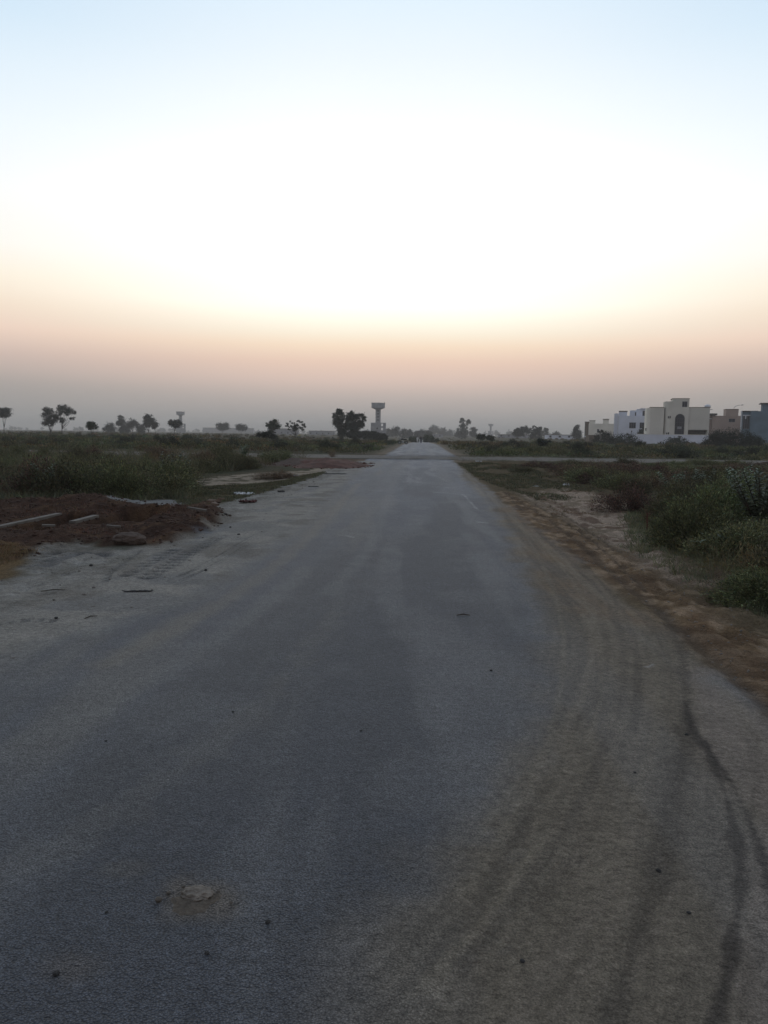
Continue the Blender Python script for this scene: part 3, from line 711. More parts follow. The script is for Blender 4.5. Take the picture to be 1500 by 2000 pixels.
o = clump_field('scrub', 2000, samp((-700, 600), (17, 49), near_ok), 110, (.25, .7), (.2, .62), .13, .018, 'scrub_g'); tag(o, 'tangled green scrub covering the near field left of the road', 'scrub')
o = clump_field('scrub', 1200, samp((940, 2600), (9, 48), near_ok), 110, (.2, .6), (.12, .42), .12, .016, 'scrub'); tag(o, 'tangled dark scrub covering the near field right of the road', 'scrub')

def grass_field(name, xs, ys, nb_, hh, mat, label, w=.006, spread=.06):
    n = len(xs); z = height(xs, ys); k = np.repeat(np.arange(n), nb_); m = len(k)
    C = np.stack([xs[k] + rng.normal(0, spread, m), ys[k] + rng.normal(0, spread, m), z[k] - .01], 1)
    D = unit(rng.normal(0, .45, (m, 3)) * np.array([1, 1, .2]) + np.array([0, 0, 1.0]))
    s = unit(np.cross(D, rng.normal(size=(m, 3)))); L_ = (hh * rng.uniform(.4, 1.2, m))[:, None]
    wd = (w * np.clip(np.hypot(xs, ys)[k] / 10, .8, 3))[:, None]
    bend = rng.normal(0, .25, (m, 3)) * L_ * np.array([1, 1, 0])
    V = np.stack([C - s * wd, C + s * wd, C + D * L_ + bend], 1).reshape(-1, 3)
    T = np.repeat(tints(n, .25, .12)[k] * tints(m, .15, .05), 3, 0)
    return tag(link(name, np_mesh(name, V, np.arange(3 * m).reshape(m, 3), 3, T), M[mat]), label, 'grass', kind='stuff')
def in_area(n, bbox, poly, off=0.0, dens=None, th=.5):
    x = rng.uniform(bbox[0], bbox[1], n * 6); y = rng.uniform(bbox[2], bbox[3], n * 6)
    m = poly_sd(x, y, poly) < off
    if dens is not None: m &= fbm(x * dens, y * dens, 101, 3) > th
    return x[m][:n], y[m][:n]
def bb(poly): p = np.array(poly); return p[:, 0].min(), p[:, 0].max(), p[:, 1].min(), p[:, 1].max()
gz = PP([(-500, 1010), (0, 985), (200, 966), (340, 958), (372, 972), (300, 985), (200, 975), (0, 978)])
x, y = in_area(2600, (-22, -4, 16, 21), SCRUB_L, .5); grass_field('grass', x, y, 14, .25, 'grass', 'short olive grass along the front of the left thicket', .006, .08)
x, y = in_area(2300, bb(GRASS_L), GRASS_L, .1, .8, .35); grass_field('grass', x, y, 10, .07, 'grass', 'short grass on the verge left of the road', .005)
x, y = in_area(900, (-9, -5, 8, 12.5), GOLD_L, 0.1); grass_field('grass', x, y, 16, .06, 'gold', 'trampled golden dry grass beside the grey dust on the left', .003, .05)
x, y = in_area(1300, bb(SOIL_L), SOIL_L, -.1, 1.2, .52); grass_field('grass', x, y, 8, .07, 'gold', 'dry straw scattered over the dug red soil', .004, .07)
def tall(n, ok, pxr, dr, hh, lab):
    xs, ys = samp(pxr, dr, ok)(n); grass_field('grass', xs, ys, 12, hh, 'reed', lab, .0045, .10)
tall(380, near_ok, (-500, 600), (17, 47), .95, 'tall thin stalks standing out of the left thicket')
tall(140, near_ok, (950, 2000), (9, 46), .55, 'thin stalks standing out of the right thicket')
rv = PP([(900, 905), (1010, 912), (1100, 937), (1200, 957), (1050, 965), (980, 950), (930, 930)])
x, y = in_area(2600, bb(rv), rv, .1, .6, .4); grass_field('grass', x, y, 10, .08, 'grass', 'short brownish grass on the verge right of the road', .005, .08)
x, y = in_area(3000, (2.3, 9, 4, 22), PP([(1260, 985), (1290, 1060), (1330, 1085), (1500, 1172), (1900, 1330), (1900, 1100), (1500, 1000)]), .45); grass_field('grass', x, y, 12, .14, 'grass', 'rough grass in the thicket right of the road', .004, .09)
x, y = in_area(500, bb(SAND_R), SAND_R, .1, 1.5, .55); grass_field('grass', x, y, 9, .05, 'gold', 'sparse dry tufts on the sand right of the road', .003, .05)

# ------------------------------------------------------------------ clods and gravel (stuff)
ico = bmesh.new(); bmesh.ops.create_icosphere(ico, subdivisions=1, radius=1); IV = np.array([v.co[:] for v in ico.verts]); IF = np.array([[v.index for v in f.verts] for f in ico.faces]); ico.free()
def rocks(name, xs, ys, size, mat, label, cat, sink=.3):
    n = len(xs); z = height(xs, ys); s = np.exp(rng.uniform(math.log(size[0]), math.log(size[1]), n))
    V = IV[None] * (1 + rng.normal(0, .22, (n, len(IV), 1))) * np.stack([s * rng.uniform(.7, 1.4, n), s * rng.uniform(.7, 1.4, n), s * rng.uniform(.4, .8, n)], 1)[:, None, :]
    a = rng.uniform(0, 6.28, n); ca, sa = np.cos(a)[:, None], np.sin(a)[:, None]
    X = V[:, :, 0] * ca - V[:, :, 1] * sa; Y = V[:, :, 0] * sa + V[:, :, 1] * ca
    V = np.stack([X + xs[:, None], Y + ys[:, None], V[:, :, 2] + (z + s * sink)[:, None]], -1).reshape(-1, 3)
    Fc = (IF[None] + (np.arange(n) * len(IV))[:, None, None]).reshape(-1, 3)
    return tag(link(name, np_mesh(name, V, Fc, 3), M[mat]), label, cat, kind='stuff')
x, y = in_area(4500, bb(SOIL_L), SOIL_L, .05); m = hole_mask(x, y) < .1
rocks('soil_clods', x[m], y[m], (.006, .036), 'soil', 'clods of dug red-brown soil left of the road', 'soil')
x, y = in_area(700, (-4.5, 2.3, 2.4, 40), [(-4.5, 2.4), (2.3, 2.4), (2.3, 40), (-4.5, 40)]); rocks('gravel', x, y, (.0025, .006), 'dark_stone', 'loose grit scattered on the asphalt', 'gravel')
x, y = in_area(1500, (2.1, 6, 3.5, 22), TAN_R, .5); x = x[:900]; y = y[:900]; rocks('gravel', x, y, (.004, .012), 'stone', 'small crumbs of earth on the brown track', 'gravel')
x, y = in_area(500, bb(DUST_L), DUST_L, 0); m = x < -2.5; rocks('gravel', x[m], y[m], (.006, .02), 'stone', 'small stones lying in the grey dust', 'gravel')

# ------------------------------------------------------------------ single stones, litter
def rock_mesh(seed, sub=3, amp=.25, sx=1, sy=1, sz=.6, fr=1.6):
    bm = bmesh.new(); bmesh.ops.create_icosphere(bm, subdivisions=sub, radius=1)
    for v in bm.verts:
        n = mnoise.fractal(v.co * fr + Vector((seed * 7.1, seed * 3.3, 0)), 1.0, 2.0, 4)
        v.co *= 1 + amp * n; v.co.x *= sx; v.co.y *= sy; v.co.z *= sz
    me = bpy.data.meshes.new('stone'); bm.to_mesh(me); bm.free(); return me
def stone(px, py, size, label, mat='dark_stone', seed=None, shape=(1, 1, .6), sink=.45, group=None, name='stone', cat='stone'):
    x, y = P(px, py); me = rock_mesh(seed or px, 3, .3, *shape)
    o = link(name, me, M[mat], None, (x, y, Hh(x, y) + .006 + size * shape[2] * sink)); o.scale = (size * .75 * (1 + .3 * math.sin(px)), size * .75, size * .75); o.rotation_euler.z = px
    return tag(o, label, cat, group)
for px, py, s, lb in [(110, 1907, .013, 'black pebble on the asphalt near the lower left corner'), (404, 1866, .009, 'black pebble below the broken lump on the asphalt'),
                      (523, 1805, .010, 'black pebble right of the broken lump on the asphalt'), (208, 1786, .007, 'tiny black pebble left of the broken lump'),
                      (1286, 1703, .013, 'black pebble on the brown dust between the tyre arcs'), (1341, 1436, .012, 'black pebble where the dark tyre arcs part'),
                      (1020, 1882, .009, 'black pebble on brown dust near the bottom middle'), (959, 1312, .014, 'black pebble on the boundary of asphalt and brown dust'),
                      (705, 1430, .009, 'small black pebble on the asphalt, middle of the road'), (207, 1450, .009, 'small black pebble on the left lane'),
                      (455, 1393, .010, 'black crumb on the left lane, farther than the others'), (1345, 1787, .009, 'small dark pebble near the inner tyre arc'), (1240, 1512, .008, 'tiny dark pebble left of the tyre arc'),
                      (178, 1107, .03, 'dark clod lying in the grey dust below the sack'), (402, 1116, .025, 'dark clod beside the double tyre tracks'), (110, 1210, .02, 'dark clod in the grey dust near the left edge'),
                      (440, 1012, .035, 'dark clod at the tip of the dug soil'), (450, 1031, .03, 'dark clod on the dust right of the dug soil'), (466, 1045, .028, 'brown clod farthest onto the dusty road edge')]:
    stone(px, py, s, lb)
# broken lump with brown sand
lx, ly = P(383, 1757)
lump = empty('broken_lump', (lx, ly, .006), 'flat beige broken lump of mortar on brown sand in the near lane', 'rubble')
me = rock_mesh(3, 4, .3, .052, .036, .017, 2.6); o = link('lump', me, simple('beige mortar', (.19, .16, .13), .95, .15, 30, .8, bscale=60), lump, (0, .01, .010))
bm = MB()
V = []
nn = 40; rr = 16
mbv = []; fs = []
for i in range(rr):
    for k in range(nn):
        a = 2 * math.pi * k / nn; q = i / (rr - 1); rad = (.09 + .035 * mnoise.noise(Vector((math.cos(a) * 1.5, math.sin(a) * 1.5, 2))) + .02 * mnoise.noise(Vector((math.cos(a) * 6, math.sin(a) * 6, 5)))) * q
        X, Y_ = rad * math.cos(a), rad * 1.0 * math.sin(a)
        zz = (.012 * (1 - q) ** .8 + .005 * mnoise.fractal(Vector((X * 28, Y_ * 28, 1)), 1, 2, 4) * (1 - q ** 3)) - .006 * q ** 4
        mbv.append((X, Y_ - .02, zz))
for i in range(rr - 1):
    for k in range(nn): fs.append((i * nn + k, i * nn + (k + 1) % nn, (i + 1) * nn + (k + 1) % nn, (i + 1) * nn + k))
bm.add(mbv, fs); bm.build('sand', simple('brown road sand', (.115, .092, .07), .95, .15, 40, .8, bscale=120), lump, smooth=True)
for k, (dx, dy, s) in enumerate([(-.12, -.03, .012), (-.1, .01, .008), (.07, .03, .006), (.13, -.03, .006), (-.06, .05, .007)]):
    o = link('crumb', rock_mesh(k + 20, 2, .3), bpy.data.materials['beige mortar'], lump, (dx, dy, .008)); o.scale = (s,) * 3

def crumple(px, py, w, l, h, mat, label, name='litter', cat='litter', rz=0):
    x, y = P(px, py); n = 12; vs = []; fs = []
    for i in range(n):
        for j in range(n):
            u, v = i / (n - 1) - .5, j / (n - 1) - .5
            k = 1 - .35 * mnoise.noise(Vector((u * 4, v * 4, px)))
            zz = .5 * h * abs(mnoise.fractal(Vector((u * 5, v * 5, px * .37)), 1, 2, 3)) * 1.6
            vs.append((u * w * k, v * l * k, zz + .004))
    for i in range(n - 1):
        for j in range(n - 1): fs.append((i * n + j, (i + 1) * n + j, (i + 1) * n + j + 1, i * n + j + 1))
    mb = MB().add(vs, fs); o = mb.build(name, M[mat], None, (x, y, Hh(x, y) + .008), smooth=True); o.rotation_euler.z = rz
    md = o.modifiers.new('thick', 'SOLIDIFY'); md.thickness = .004
    return tag(o, label, cat)
crumple(480, 963, .42, .3, .12, 'plastic', 'crumpled white plastic bag at the left road edge', 'plastic_bag', 'bag')
crumple(463, 957, .16, .14, .12, 'plastic', 'small white crumpled wrapper on the grass, beside the plastic bag', 'wrapper', 'wrapper')
crumple(374, 958, .16, .12, .1, 'plastic', 'white scrap on the grass near the cement patch', 'wrapper', 'wrapper')
crumple(577, 929, .2, .15, .12, 'plastic', 'white scrap at the low brown bush on the left', 'wrapper', 'wrapper')
crumple(1106, 944, .2, .2, .2, 'plastic', 'crumpled white bag lying on the brown grass right of the road', 'plastic_bag', 'bag')
crumple(935, 904, .35, .25, .16, 'plastic', 'white bag at the right corner of the crossing', 'plastic_bag', 'bag')
crumple(1281, 1049, .12, .1, .1, 'plastic', 'small white scrap at the foot of the right-hand bushes', 'wrapper', 'wrapper')
crumple(1050, 944, .3, .1, .04, 'plastic', 'flat pale scrap on the brown verge right of the road', 'wrapper', 'wrapper')
crumple(484, 981, .36, .18, .12, 'cloth', 'dark red rag lying on the dusty left road edge', 'rag', 'rag')
crumple(549, 961, .18, .12, .1, 'dark_stone', 'small black rag on the left side of the road', 'rag', 'rag')
crumple(655, 926, .75, .3, .05, 'dark_stone', 'flat black strip of rubber lying far up the left lane', 'rubber_strip', 'rubber strip')
crumple(612, 951, .3, .2, .03, 'dark_stone', 'thin dark scrap on the left lane before the rubber strip', 'scrap', 'scrap')
crumple(270, 1157, .26, .035, .02, 'dark_stone', 'dark torn strip lying on grey dust, left of the asphalt', 'scrap', 'scrap', .2)
for px, py, L_, rz, lb in [(105, 1152, .24, .4, 'thin dark twig on the grey dust near the left edge'), (178, 1208, .12, 1.0, 'short dark twig at the border of dust and asphalt'), (905, 1204, .12, .1, 'short twig on the asphalt, right lane')]:
    x, y = P(px, py); mb = MB(); mb.tube([(-L_ / 2, 0, .006), (0, L_ * .06, .014), (L_ / 2, 0, .006)], [.004, .006, .003], 6)
    o = mb.build('twig', M['bark'], None, (x, y, Hh(x, y) + .006)); o.rotation_euler.z = rz; tag(o, lb, 'twig')

# sack-like lump at the rim of the dug soil
x, y = P(250, 1064)
me = rock_mesh(9, 4, .2, .24, .15, .10, 1.6); o = link('sack', me, simple('dusty sack', (.08, .056, .043), .95, .15, 8, .5), None, (x, y + .05, Hh(x, y) + .06)); o.rotation_euler.z = -.15
tag(o, 'brown dusty filled sack lying on the rim of dug soil and grey dust', 'sack')
# shallow iron pan on the cement patch
x, y = P(293, 983)
mb = MB(); prof = [(q * .62, w * .62) for q, w in [(.02, .012), (.11, .012), (.2, .16), (.225, .165), (.21, .172), (.115, .03), (.02, .03)]]
mb.lathe(prof, 24); tag(mb.build('mixing_pan', M['twig'], None, (x, y, Hh(x, y) + .0), smooth=True), 'small rusty mixing pan standing on the pale cement patch', 'pan')
# concrete drain pit
pit = empty('drain_pit', (-6.55, 13.5, 0), 'open concrete drain pit sunk in dug soil left of the road', 'drain')
MB().box(-.06, .06, -1.25, .95, -.6, -.02).build('wall', M['concrete'], pit, (-.42, 0, .02)).rotation_euler.z = -.01
MB().box(-.06, .06, -.3, .75, -.6, -.02).build('wall', M['concrete'], pit, (.42, 0, .02)).rotation_euler.z = .02
MB().box(-.35, .35, -.06, .06, -.6, -.1).build('wall', M['concrete'], pit, (0, -1.1, 0))
for px, py, sx, sy, rz, lb in [(222, 1030, .22, .06, .2, 'pale broken plank on the dug soil, above the sack'), (385, 1021, .4, .05, -.4, 'thin pale batten on the dug soil near the road'), (95, 1028, .2, .07, .6, 'pale concrete piece at the near corner of the pit')]:
    x, y = P(px, py); mb = MB(); mb.box(-sx / 2, sx / 2, -sy / 2, sy / 2, 0, .03); o = mb.build('plank', M['concrete'], None, (x, y, Hh(x, y) + .05)); o.rotation_euler = (.05, .08, rz); tag(o, lb, 'plank')
bri = simple('brick', (.13, .085, .06), .9, .2, 12, .4)
for k, (px, py) in enumerate([(395, 982), (405, 979), (414, 976), (383, 985), (425, 978), (372, 988), (400, 986), (420, 984), (432, 973)]):
    x, y = P(px, py); mb = MB(); mb.box(-.11, .11, -.055, .055, -.03, .04); o = mb.build('brick', bri, None, (x, y, Hh(x, y) + .03)); o.rotation_euler = (random.uniform(-.3, .3), random.uniform(-.3, .3), random.uniform(0, 3)); o.scale = (random.uniform(.7, 1.2), 1, 1)
    tag(o, 'broken brown brick in the scatter between the cement patch and the road', 'brick', 'broken bricks by the cement patch')
# red dirt heap by the crossing
def heap(px, py, w, l, h, label, mat='soil'):
    x, y = P(px, py); n = 30; vs = []; fs = []
    for i in range(n):
        for j in range(n):
            u, v = i / (n - 1) * 2 - 1, j / (n - 1) * 2 - 1
            r = math.sqrt(u * u + v * v) + .25 * mnoise.noise(Vector((u * 1.6, v * 1.6, px)))
            zz = h * max(0, 1 - r) ** .8 * (1 + .5 * mnoise.noise(Vector((u * 4, v * 4, 1)))) + .05 * mnoise.noise(Vector((u * 9, v * 9, 4))) * (r < .95)
            vs.append((u * w, v * l, zz - .05))
    for i in range(n - 1):
        for j in range(n - 1): fs.append((i * n + j, (i + 1) * n + j, (i + 1) * n + j + 1, i * n + j + 1))
    o = MB().add(vs, fs).build('dirt_heap', M[mat], None, (x, y, Hh(x, y)), smooth=True); return tag(o, label, 'dirt heap')
M['redsoil'] = simple('red earth', (.072, .026, .017), .95, .2, 3, .8, bscale=8)
heap(645, 910, 2.1, 3.0, .42, 'low heap of dark red earth beside the road before the crossing', 'redsoil')
heap(585, 907, 1.5, 2.4, .28, 'flatter heap of brown earth left of the dark red one', 'soil')

for hx, hy, hw, hl, nn_ in ((*P(645, 910), 2.2, 3.2, 260), (*P(585, 907), 1.7, 2.4, 160), (*P(690, 905), 1.2, 1.2, 60)):
    a = rng.uniform(0, 6.28, nn_); nn_ *= 2; a = rng.uniform(0, 6.28, nn_); q = rng.uniform(0, 1, nn_) ** .5 * 1.05 + rng.normal(0, .05, nn_)
    rocks('soil_clods', hx + hw * q * np.cos(a) * .95, hy + hl * q * np.sin(a) * .95, (.015, .06), 'redsoil', 'clods fallen around the earth heaps by the crossing', 'soil')

# ------------------------------------------------------------------ trees
def tree_mesh(lobes, n, ls, shape=1.0, droop=0.0, hole=.35):
    """lobes: (x,y,z,rx,ry,rz) in metres; leaf clumps cluster round many small twig centres inside the lobes"""
    L = np.array(lobes, float); sub = []
    for l in L:
        for _ in range(4):
            d_ = rdir(1)[0]; sub.append([*(l[:3] + d_ * l[3:] * .85), *(l[3:] * rng.uniform(.25, .5))])
    L = np.array([*L, *sub]); vol = (L[:, 3] * L[:, 4] * L[:, 5]) ** (2 / 3); k = rng.choice(len(L), n, p=vol / vol.sum())
    n = int(n * 2.2); nc = max(14, int(n / 42)); kc = rng.choice(len(L), nc, p=vol / vol.sum())
    cd_ = rdir(nc) * (rng.uniform(hole * .4, 1.0, nc) ** .45)[:, None]; cc = L[kc, :3] + cd_ * L[kc, 3:]
    k = rng.integers(0, nc, n); sz = L[kc[k], 3:].mean(1)[:, None] * .30
    C = cc[k] + rng.normal(0, 1, (n, 3)) * sz * np.array([1, 1, .75])
    D = unit(rdir(n) + cd_[k] * .6 + np.array([0, 0, -droop]))
    return leaves(C, D, ls * rng.uniform(.6, 1.4, n), ls * .5 * rng.uniform(.6, 1.4, n), tints(nc, .22, .08)[k] * tints(n, .2, .06))
def make_tree(name, lobes, trunks, n, ls, label, mat='tree', cat='tree', group=None, droop=0.0, loc=(0, 0, 0), rz=0):
    root = empty(name, loc, label, cat, group, rz)
    V, F_, T = tree_mesh(lobes, n, ls, droop=droop)
    link('crown', np_mesh('crown', V, F_, 4, T), M[mat], root)
    mb = MB()
    for pts, r0, r1 in trunks:
        m = len(pts); mb.tube(pts, [r0 + (r1 - r0) * i / (m - 1) for i in range(m)], 7)
    mb.build('trunk', M['bark'], root, smooth=True)
    return root
def limbs(h0, lobes, r, base=(0, 0)):
    """trunk up to h0 then a limb into each lobe"""
    out = [([(base[0], base[1], -.3), (base[0] + .02 * h0, base[1], h0 * .5), (base[0] + .03 * h0, base[1], h0)], r, r * .7)]
    for l in lobes:
        a = Vector((base[0] + .03 * h0, base[1], h0 * random.uniform(.75, 1))); b = Vector((l[0], l[1], l[2] + .25 * l[5])); m = a.lerp(b, .5) + Vector((0, 0, -.1 * (b - a).length))
        out.append(([tuple(a), tuple(m), tuple(b)], r * .55, r * .12))
    return out
def place(px, top, Y):
    g = at(px, 850, Y); x = g[0]; z = Hh(x, Y); zt = at(px, top, Y)[2]
    return x, Y, z, zt - z, Y / F       # position, height, metres per pixel
def ptree(name, px, top, Y, lobes_px, label, th=.25, n=2500, ls=None, mat='tree', droop=0.0, group=None, base=(0, 0), r=None, extra=(), cat='tree'):
    """lobes_px: (cx, cy, rx, ry) in photograph pixels relative to the tree foot column / top"""
    x, Y, z, h, s = place(px, top, Y)
    L = []
    for cx, cy, rx, ry in lobes_px:
        zz = at(px, cy, Y)[2] - z; L.append(((cx - px) * s, random.uniform(-.3, .3) * rx * s, zz, rx * s, rx * s * random.uniform(.8, 1.1), ry * s))
    r = r or h * .016
    t = limbs(h * th, L, r, base)
    for e in extra: t.append(e)
    return make_tree(name, L, t, n, ls or 1.9 * s, label, mat, cat, group, droop, (x, Y, z))
ptree('tree', 8, 797, 260, [(12, 803, 9, 5), (4, 805, 9, 6), (14, 809, 8, 5), (8, 812, 8, 4)], 'round-crowned tree on a bare trunk, farthest left in the field', .3, 2600)
ptree('bush_tree', 99, 795, 230, [(92, 801, 6, 6), (98, 808, 8, 8), (90, 815, 6, 9), (104, 818, 9, 10), (95, 826, 9, 6), (112, 812, 6, 10)], 'leafy tree left of the spreading one, foliage down to the ground', .1, 3400)
ptree('spreading_tree', 121, 790, 225, [(118, 796, 8, 4), (130, 797, 9, 5), (140, 803, 7, 5), (127, 804, 10, 4), (146, 806, 4, 3), (143, 816, 4, 4), (122, 822, 4, 9), (134, 808, 5, 3)], 'spreading tree with a ragged crown leaning right, left field', .25, 2400)
ptree('green_bush', 180, 823, 150, [(180, 829, 8, 6), (176, 834, 7, 4), (185, 833, 6, 4)], 'bright round bush rising from the left field, left of the low tree row', .1, 1500, mat='tree_g', cat='bush')
for px, top, w, lb in [(237, 812, 7, 'slim upright tree in the hazy row left of the far left tower'), (259, 816, 9, 'rounded tree right of the slim one in the hazy left row'), (214, 824, 10, 'low tree at the left end of the hazy row'), (246, 826, 12, 'wide low tree under the slim upright one'), (275, 827, 9, 'low tree at the right end of the hazy row')]:
    ptree('tree', px, top, 430, [(px, top + 7, w * .7, 7), (px + 2, top + 13, w, 6), (px - 3, top + 14, w * .8, 6)], lb, .15, 1500)
ptree('tree', 290, 808, 330, [(291, 812, 5, 4), (287, 820, 8, 6), (293, 824, 9, 6), (286, 830, 7, 5)], 'tree with a knob-shaped top, between the hazy row and the far left tower', .12, 2600)
ptree('tree', 304, 825, 330, [(304, 829, 6, 4), (301, 833, 4, 4)], 'small tree joined to the right of the knob-topped tree', .15, 900)
ptree('tree', 341, 818, 260, [(338, 824, 8, 5), (346, 826, 8, 6), (341, 830, 10, 4)], 'round tree on a short trunk in front of the far left tower', .3, 2300)
ptree('tree', 435, 826, 520, [(431, 832, 8, 5), (441, 832, 7, 5), (436, 835, 11, 4)], 'left one of the two hazy dome-shaped trees', .1, 1600)
ptree('tree', 471, 829, 520, [(468, 834, 8, 5), (476, 835, 7, 4), (471, 837, 11, 3)], 'right one of the two hazy dome-shaped trees', .1, 1600)
ptree('green_tree', 533, 819, 185, [(536, 824, 8, 4), (527, 829, 7, 4), (541, 831, 9, 5), (532, 834, 8, 5), (522, 831, 3, 3), (533, 841, 5, 5)], 'small fresh green tree left of the spiky dark tree', .2, 2600, mat='tree_g', droop=.2)
ptree('spiky_tree', 576, 820, 200, [(583, 823, 3, 1.6), (589, 824, 3, 1.2), (566, 824, 3.5, 1.3), (562, 828, 3, 1.0), (560, 832, 3.5, 1.1), (573, 826, 4, 1.6), (592, 829, 3.5, 1.1), (595, 833, 3, 1.0), (578, 830, 5, 2), (569, 833, 4, 1.6), (587, 835, 4, 1.6), (590, 839, 3, 1.2), (577, 836, 5, 2.2), (565, 838, 3, 1.2), (576, 841, 3.5, 2)], 'dark tree with spiky spreading branches in the middle left field', .25, 1500, droop=-.1)
E1 = [(663, 804, 5, 6), (655, 810, 6, 5), (667, 814, 6, 9), (660, 824, 8, 9), (667, 835, 7, 9), (672, 843, 6, 7), (651, 812, 3, 4), (668, 848, 8, 6), (677, 833, 7, 9)]
E2 = [(684, 807, 6, 6), (690, 812, 8, 7), (704, 813, 7, 6), (684, 824, 7, 10), (698, 827, 9, 9), (710, 817, 4, 6), (690, 838, 9, 9), (707, 829, 5, 6), (678, 818, 4, 6), (688, 848, 10, 6)]
ptree('eucalyptus_tree', 668, 798, 198, E1, 'left one of the two big drooping eucalyptus trees', .3, 6000, ls=.27, droop=.9, r=.22)
ptree('eucalyptus_tree', 690, 801, 200, E2, 'right, wider one of the two big drooping eucalyptus trees', .3, 8500, ls=.27, droop=.9, r=.25)
for px, top, w, Y, lb in [(705, 842, 14, 215, 'dark thicket under the right eucalyptus'), (728, 843, 16, 210, 'widest dark thicket below the main water tower'), (745, 848, 10, 205, 'small dark thicket right of the water tower foot')]:
    ptree('thicket', px, top, Y, [(px - w * .5, top + 6, w * .6, 6), (px + w * .5, top + 6, w * .6, 6), (px, top + 4, w * .6, 5), (px, top + 10, w, 5)], lb, .1, 2600, cat='bush', mat='tree')
# hazy trees right of the tower, along the road axis
for px, top, w, Y, lb in [(758, 838, 9, 700, 'hazy tree directly right of the water tower base'), (773, 833, 9, 620, 'tallest hazy tree right of the water tower'), (790, 838, 9, 600, 'hazy tree between the water tower and the road end'), (801, 840, 5, 620, 'narrow hazy tree left of the road end'),
                          (815, 842, 6, 560, 'hazy tree left of the road end, low'), (826, 839, 9, 640, 'hazy tree straight above the road end'), (838, 842, 6, 560, 'low hazy tree right above the road end'),
                          (848, 831, 10, 1000, 'pale blue tree crown beyond the road end, the highest there'), (864, 836, 8, 1000, 'pale hazy tree right of the high pale crown'), (880, 841, 10, 1000, 'pale low tree left of the forked tree')]:
    ptree('hazy_tree', px, top, Y, [(px, top + 6, w * .8, 6), (px - w * .4, top + 12, w * .6, 6), (px + w * .4, top + 12, w * .6, 6)], lb, .1, 1400)
ptree('forked_tree', 904, 817, 560, [(902, 822, 4, 5), (903, 831, 5, 5), (913, 825, 4, 5), (911, 833, 4, 5), (906, 842, 7, 6), (905, 849, 8, 6)], 'tall forked tree standing above the haze right of the road end', .3, 2800)
ptree('hazy_tree', 925, 836, 640, [(925, 840, 5, 4), (924, 847, 6, 5)], 'small upright hazy tree right of the forked tree', .2, 1200)
ptree('hazy_tree', 895, 837, 640, [(896, 841, 4, 4), (894, 848, 6, 5)], 'small hazy tree touching the forked tree on its left', .2, 1200)
for px, top, w, lb in [(940, 848, 9, 'green bush right of the road beyond the crossing, below the far right tower'), (957, 850, 6, 'smaller green bush beside it below the far right tower')]:
    ptree('green_bush', px, top, 170, [(px - 3, top + 5, w * .6, 5), (px + 4, top + 6, w * .6, 5)], lb, .1, 1300, mat='tree_g', cat='bush')
ptree('grove_tree', 1012, 837, 430, [(1012, 842, 6, 5), (1010, 846, 8, 5)], 'left tree of the dark grove left of the houses', .1, 1700)
ptree('grove_tree', 1026, 833, 430, [(1024, 838, 7, 5), (1030, 841, 8, 6), (1018, 844, 6, 6)], 'middle rounded tree of the dark grove', .1, 2200)
ptree('grove_tree', 1045, 832, 400, [(1043, 836, 3, 4), (1052, 838, 4, 4), (1046, 845, 7, 6), (1042, 853, 6, 6), (1053, 852, 5, 5)], 'ragged taller tree at the right end of the dark grove', .2, 2400)
ptree('hazy_tree', 1066, 836, 620, [(1066, 840, 4, 4), (1064, 846, 5, 5), (1058, 846, 4, 4)], 'hazy forked tree right of the dark grove', .2, 1300)
ptree('hazy_tree', 1086, 843, 640, [(1086, 847, 6, 4), (1084, 852, 7, 4)], 'low hazy tree between the grove and the cone-shaped tree', .2, 1000)
ptree('cone_tree', 1126, 830, 400, [(1127, 835, 4, 5), (1125, 842, 6, 6), (1126, 850, 8, 7), (1129, 845, 6, 6)], 'cone-shaped dark tree left of the cream house row', .12, 2600)
ptree('dark_bush', 1058, 857, 88, [(1056, 862, 5, 5), (1062, 864, 7, 4), (1056, 868, 6, 4), (1070, 862, 5, 3)], 'dark bush standing alone right of the road beyond the crossing', .1, 1500, cat='bush', mat='tree')
ptree('dark_bush', 520, 843, 95, [(512, 849, 9, 5), (523, 848, 10, 5), (534, 852, 8, 4)], 'dark bush in the left field below the fresh green tree', .1, 1800, cat='bush', mat='tree')
for px, top, w, Y, lb in [(836, 850, 9, 266, 'green bush closing the far end of the road, right of the two people'), (809, 853, 7, 262, 'low bush at the far end of the road, left of the two people'), (849, 855, 6, 250, 'small bush on the right verge at the far end of the road')]:
    ptree('green_bush', px, top, Y, [(px - 4, top + 5, w * .6, 5), (px + 4, top + 6, w * .6, 5), (px, top + 9, w, 4)], lb, .1, 1500, mat='tree_g', cat='bush')
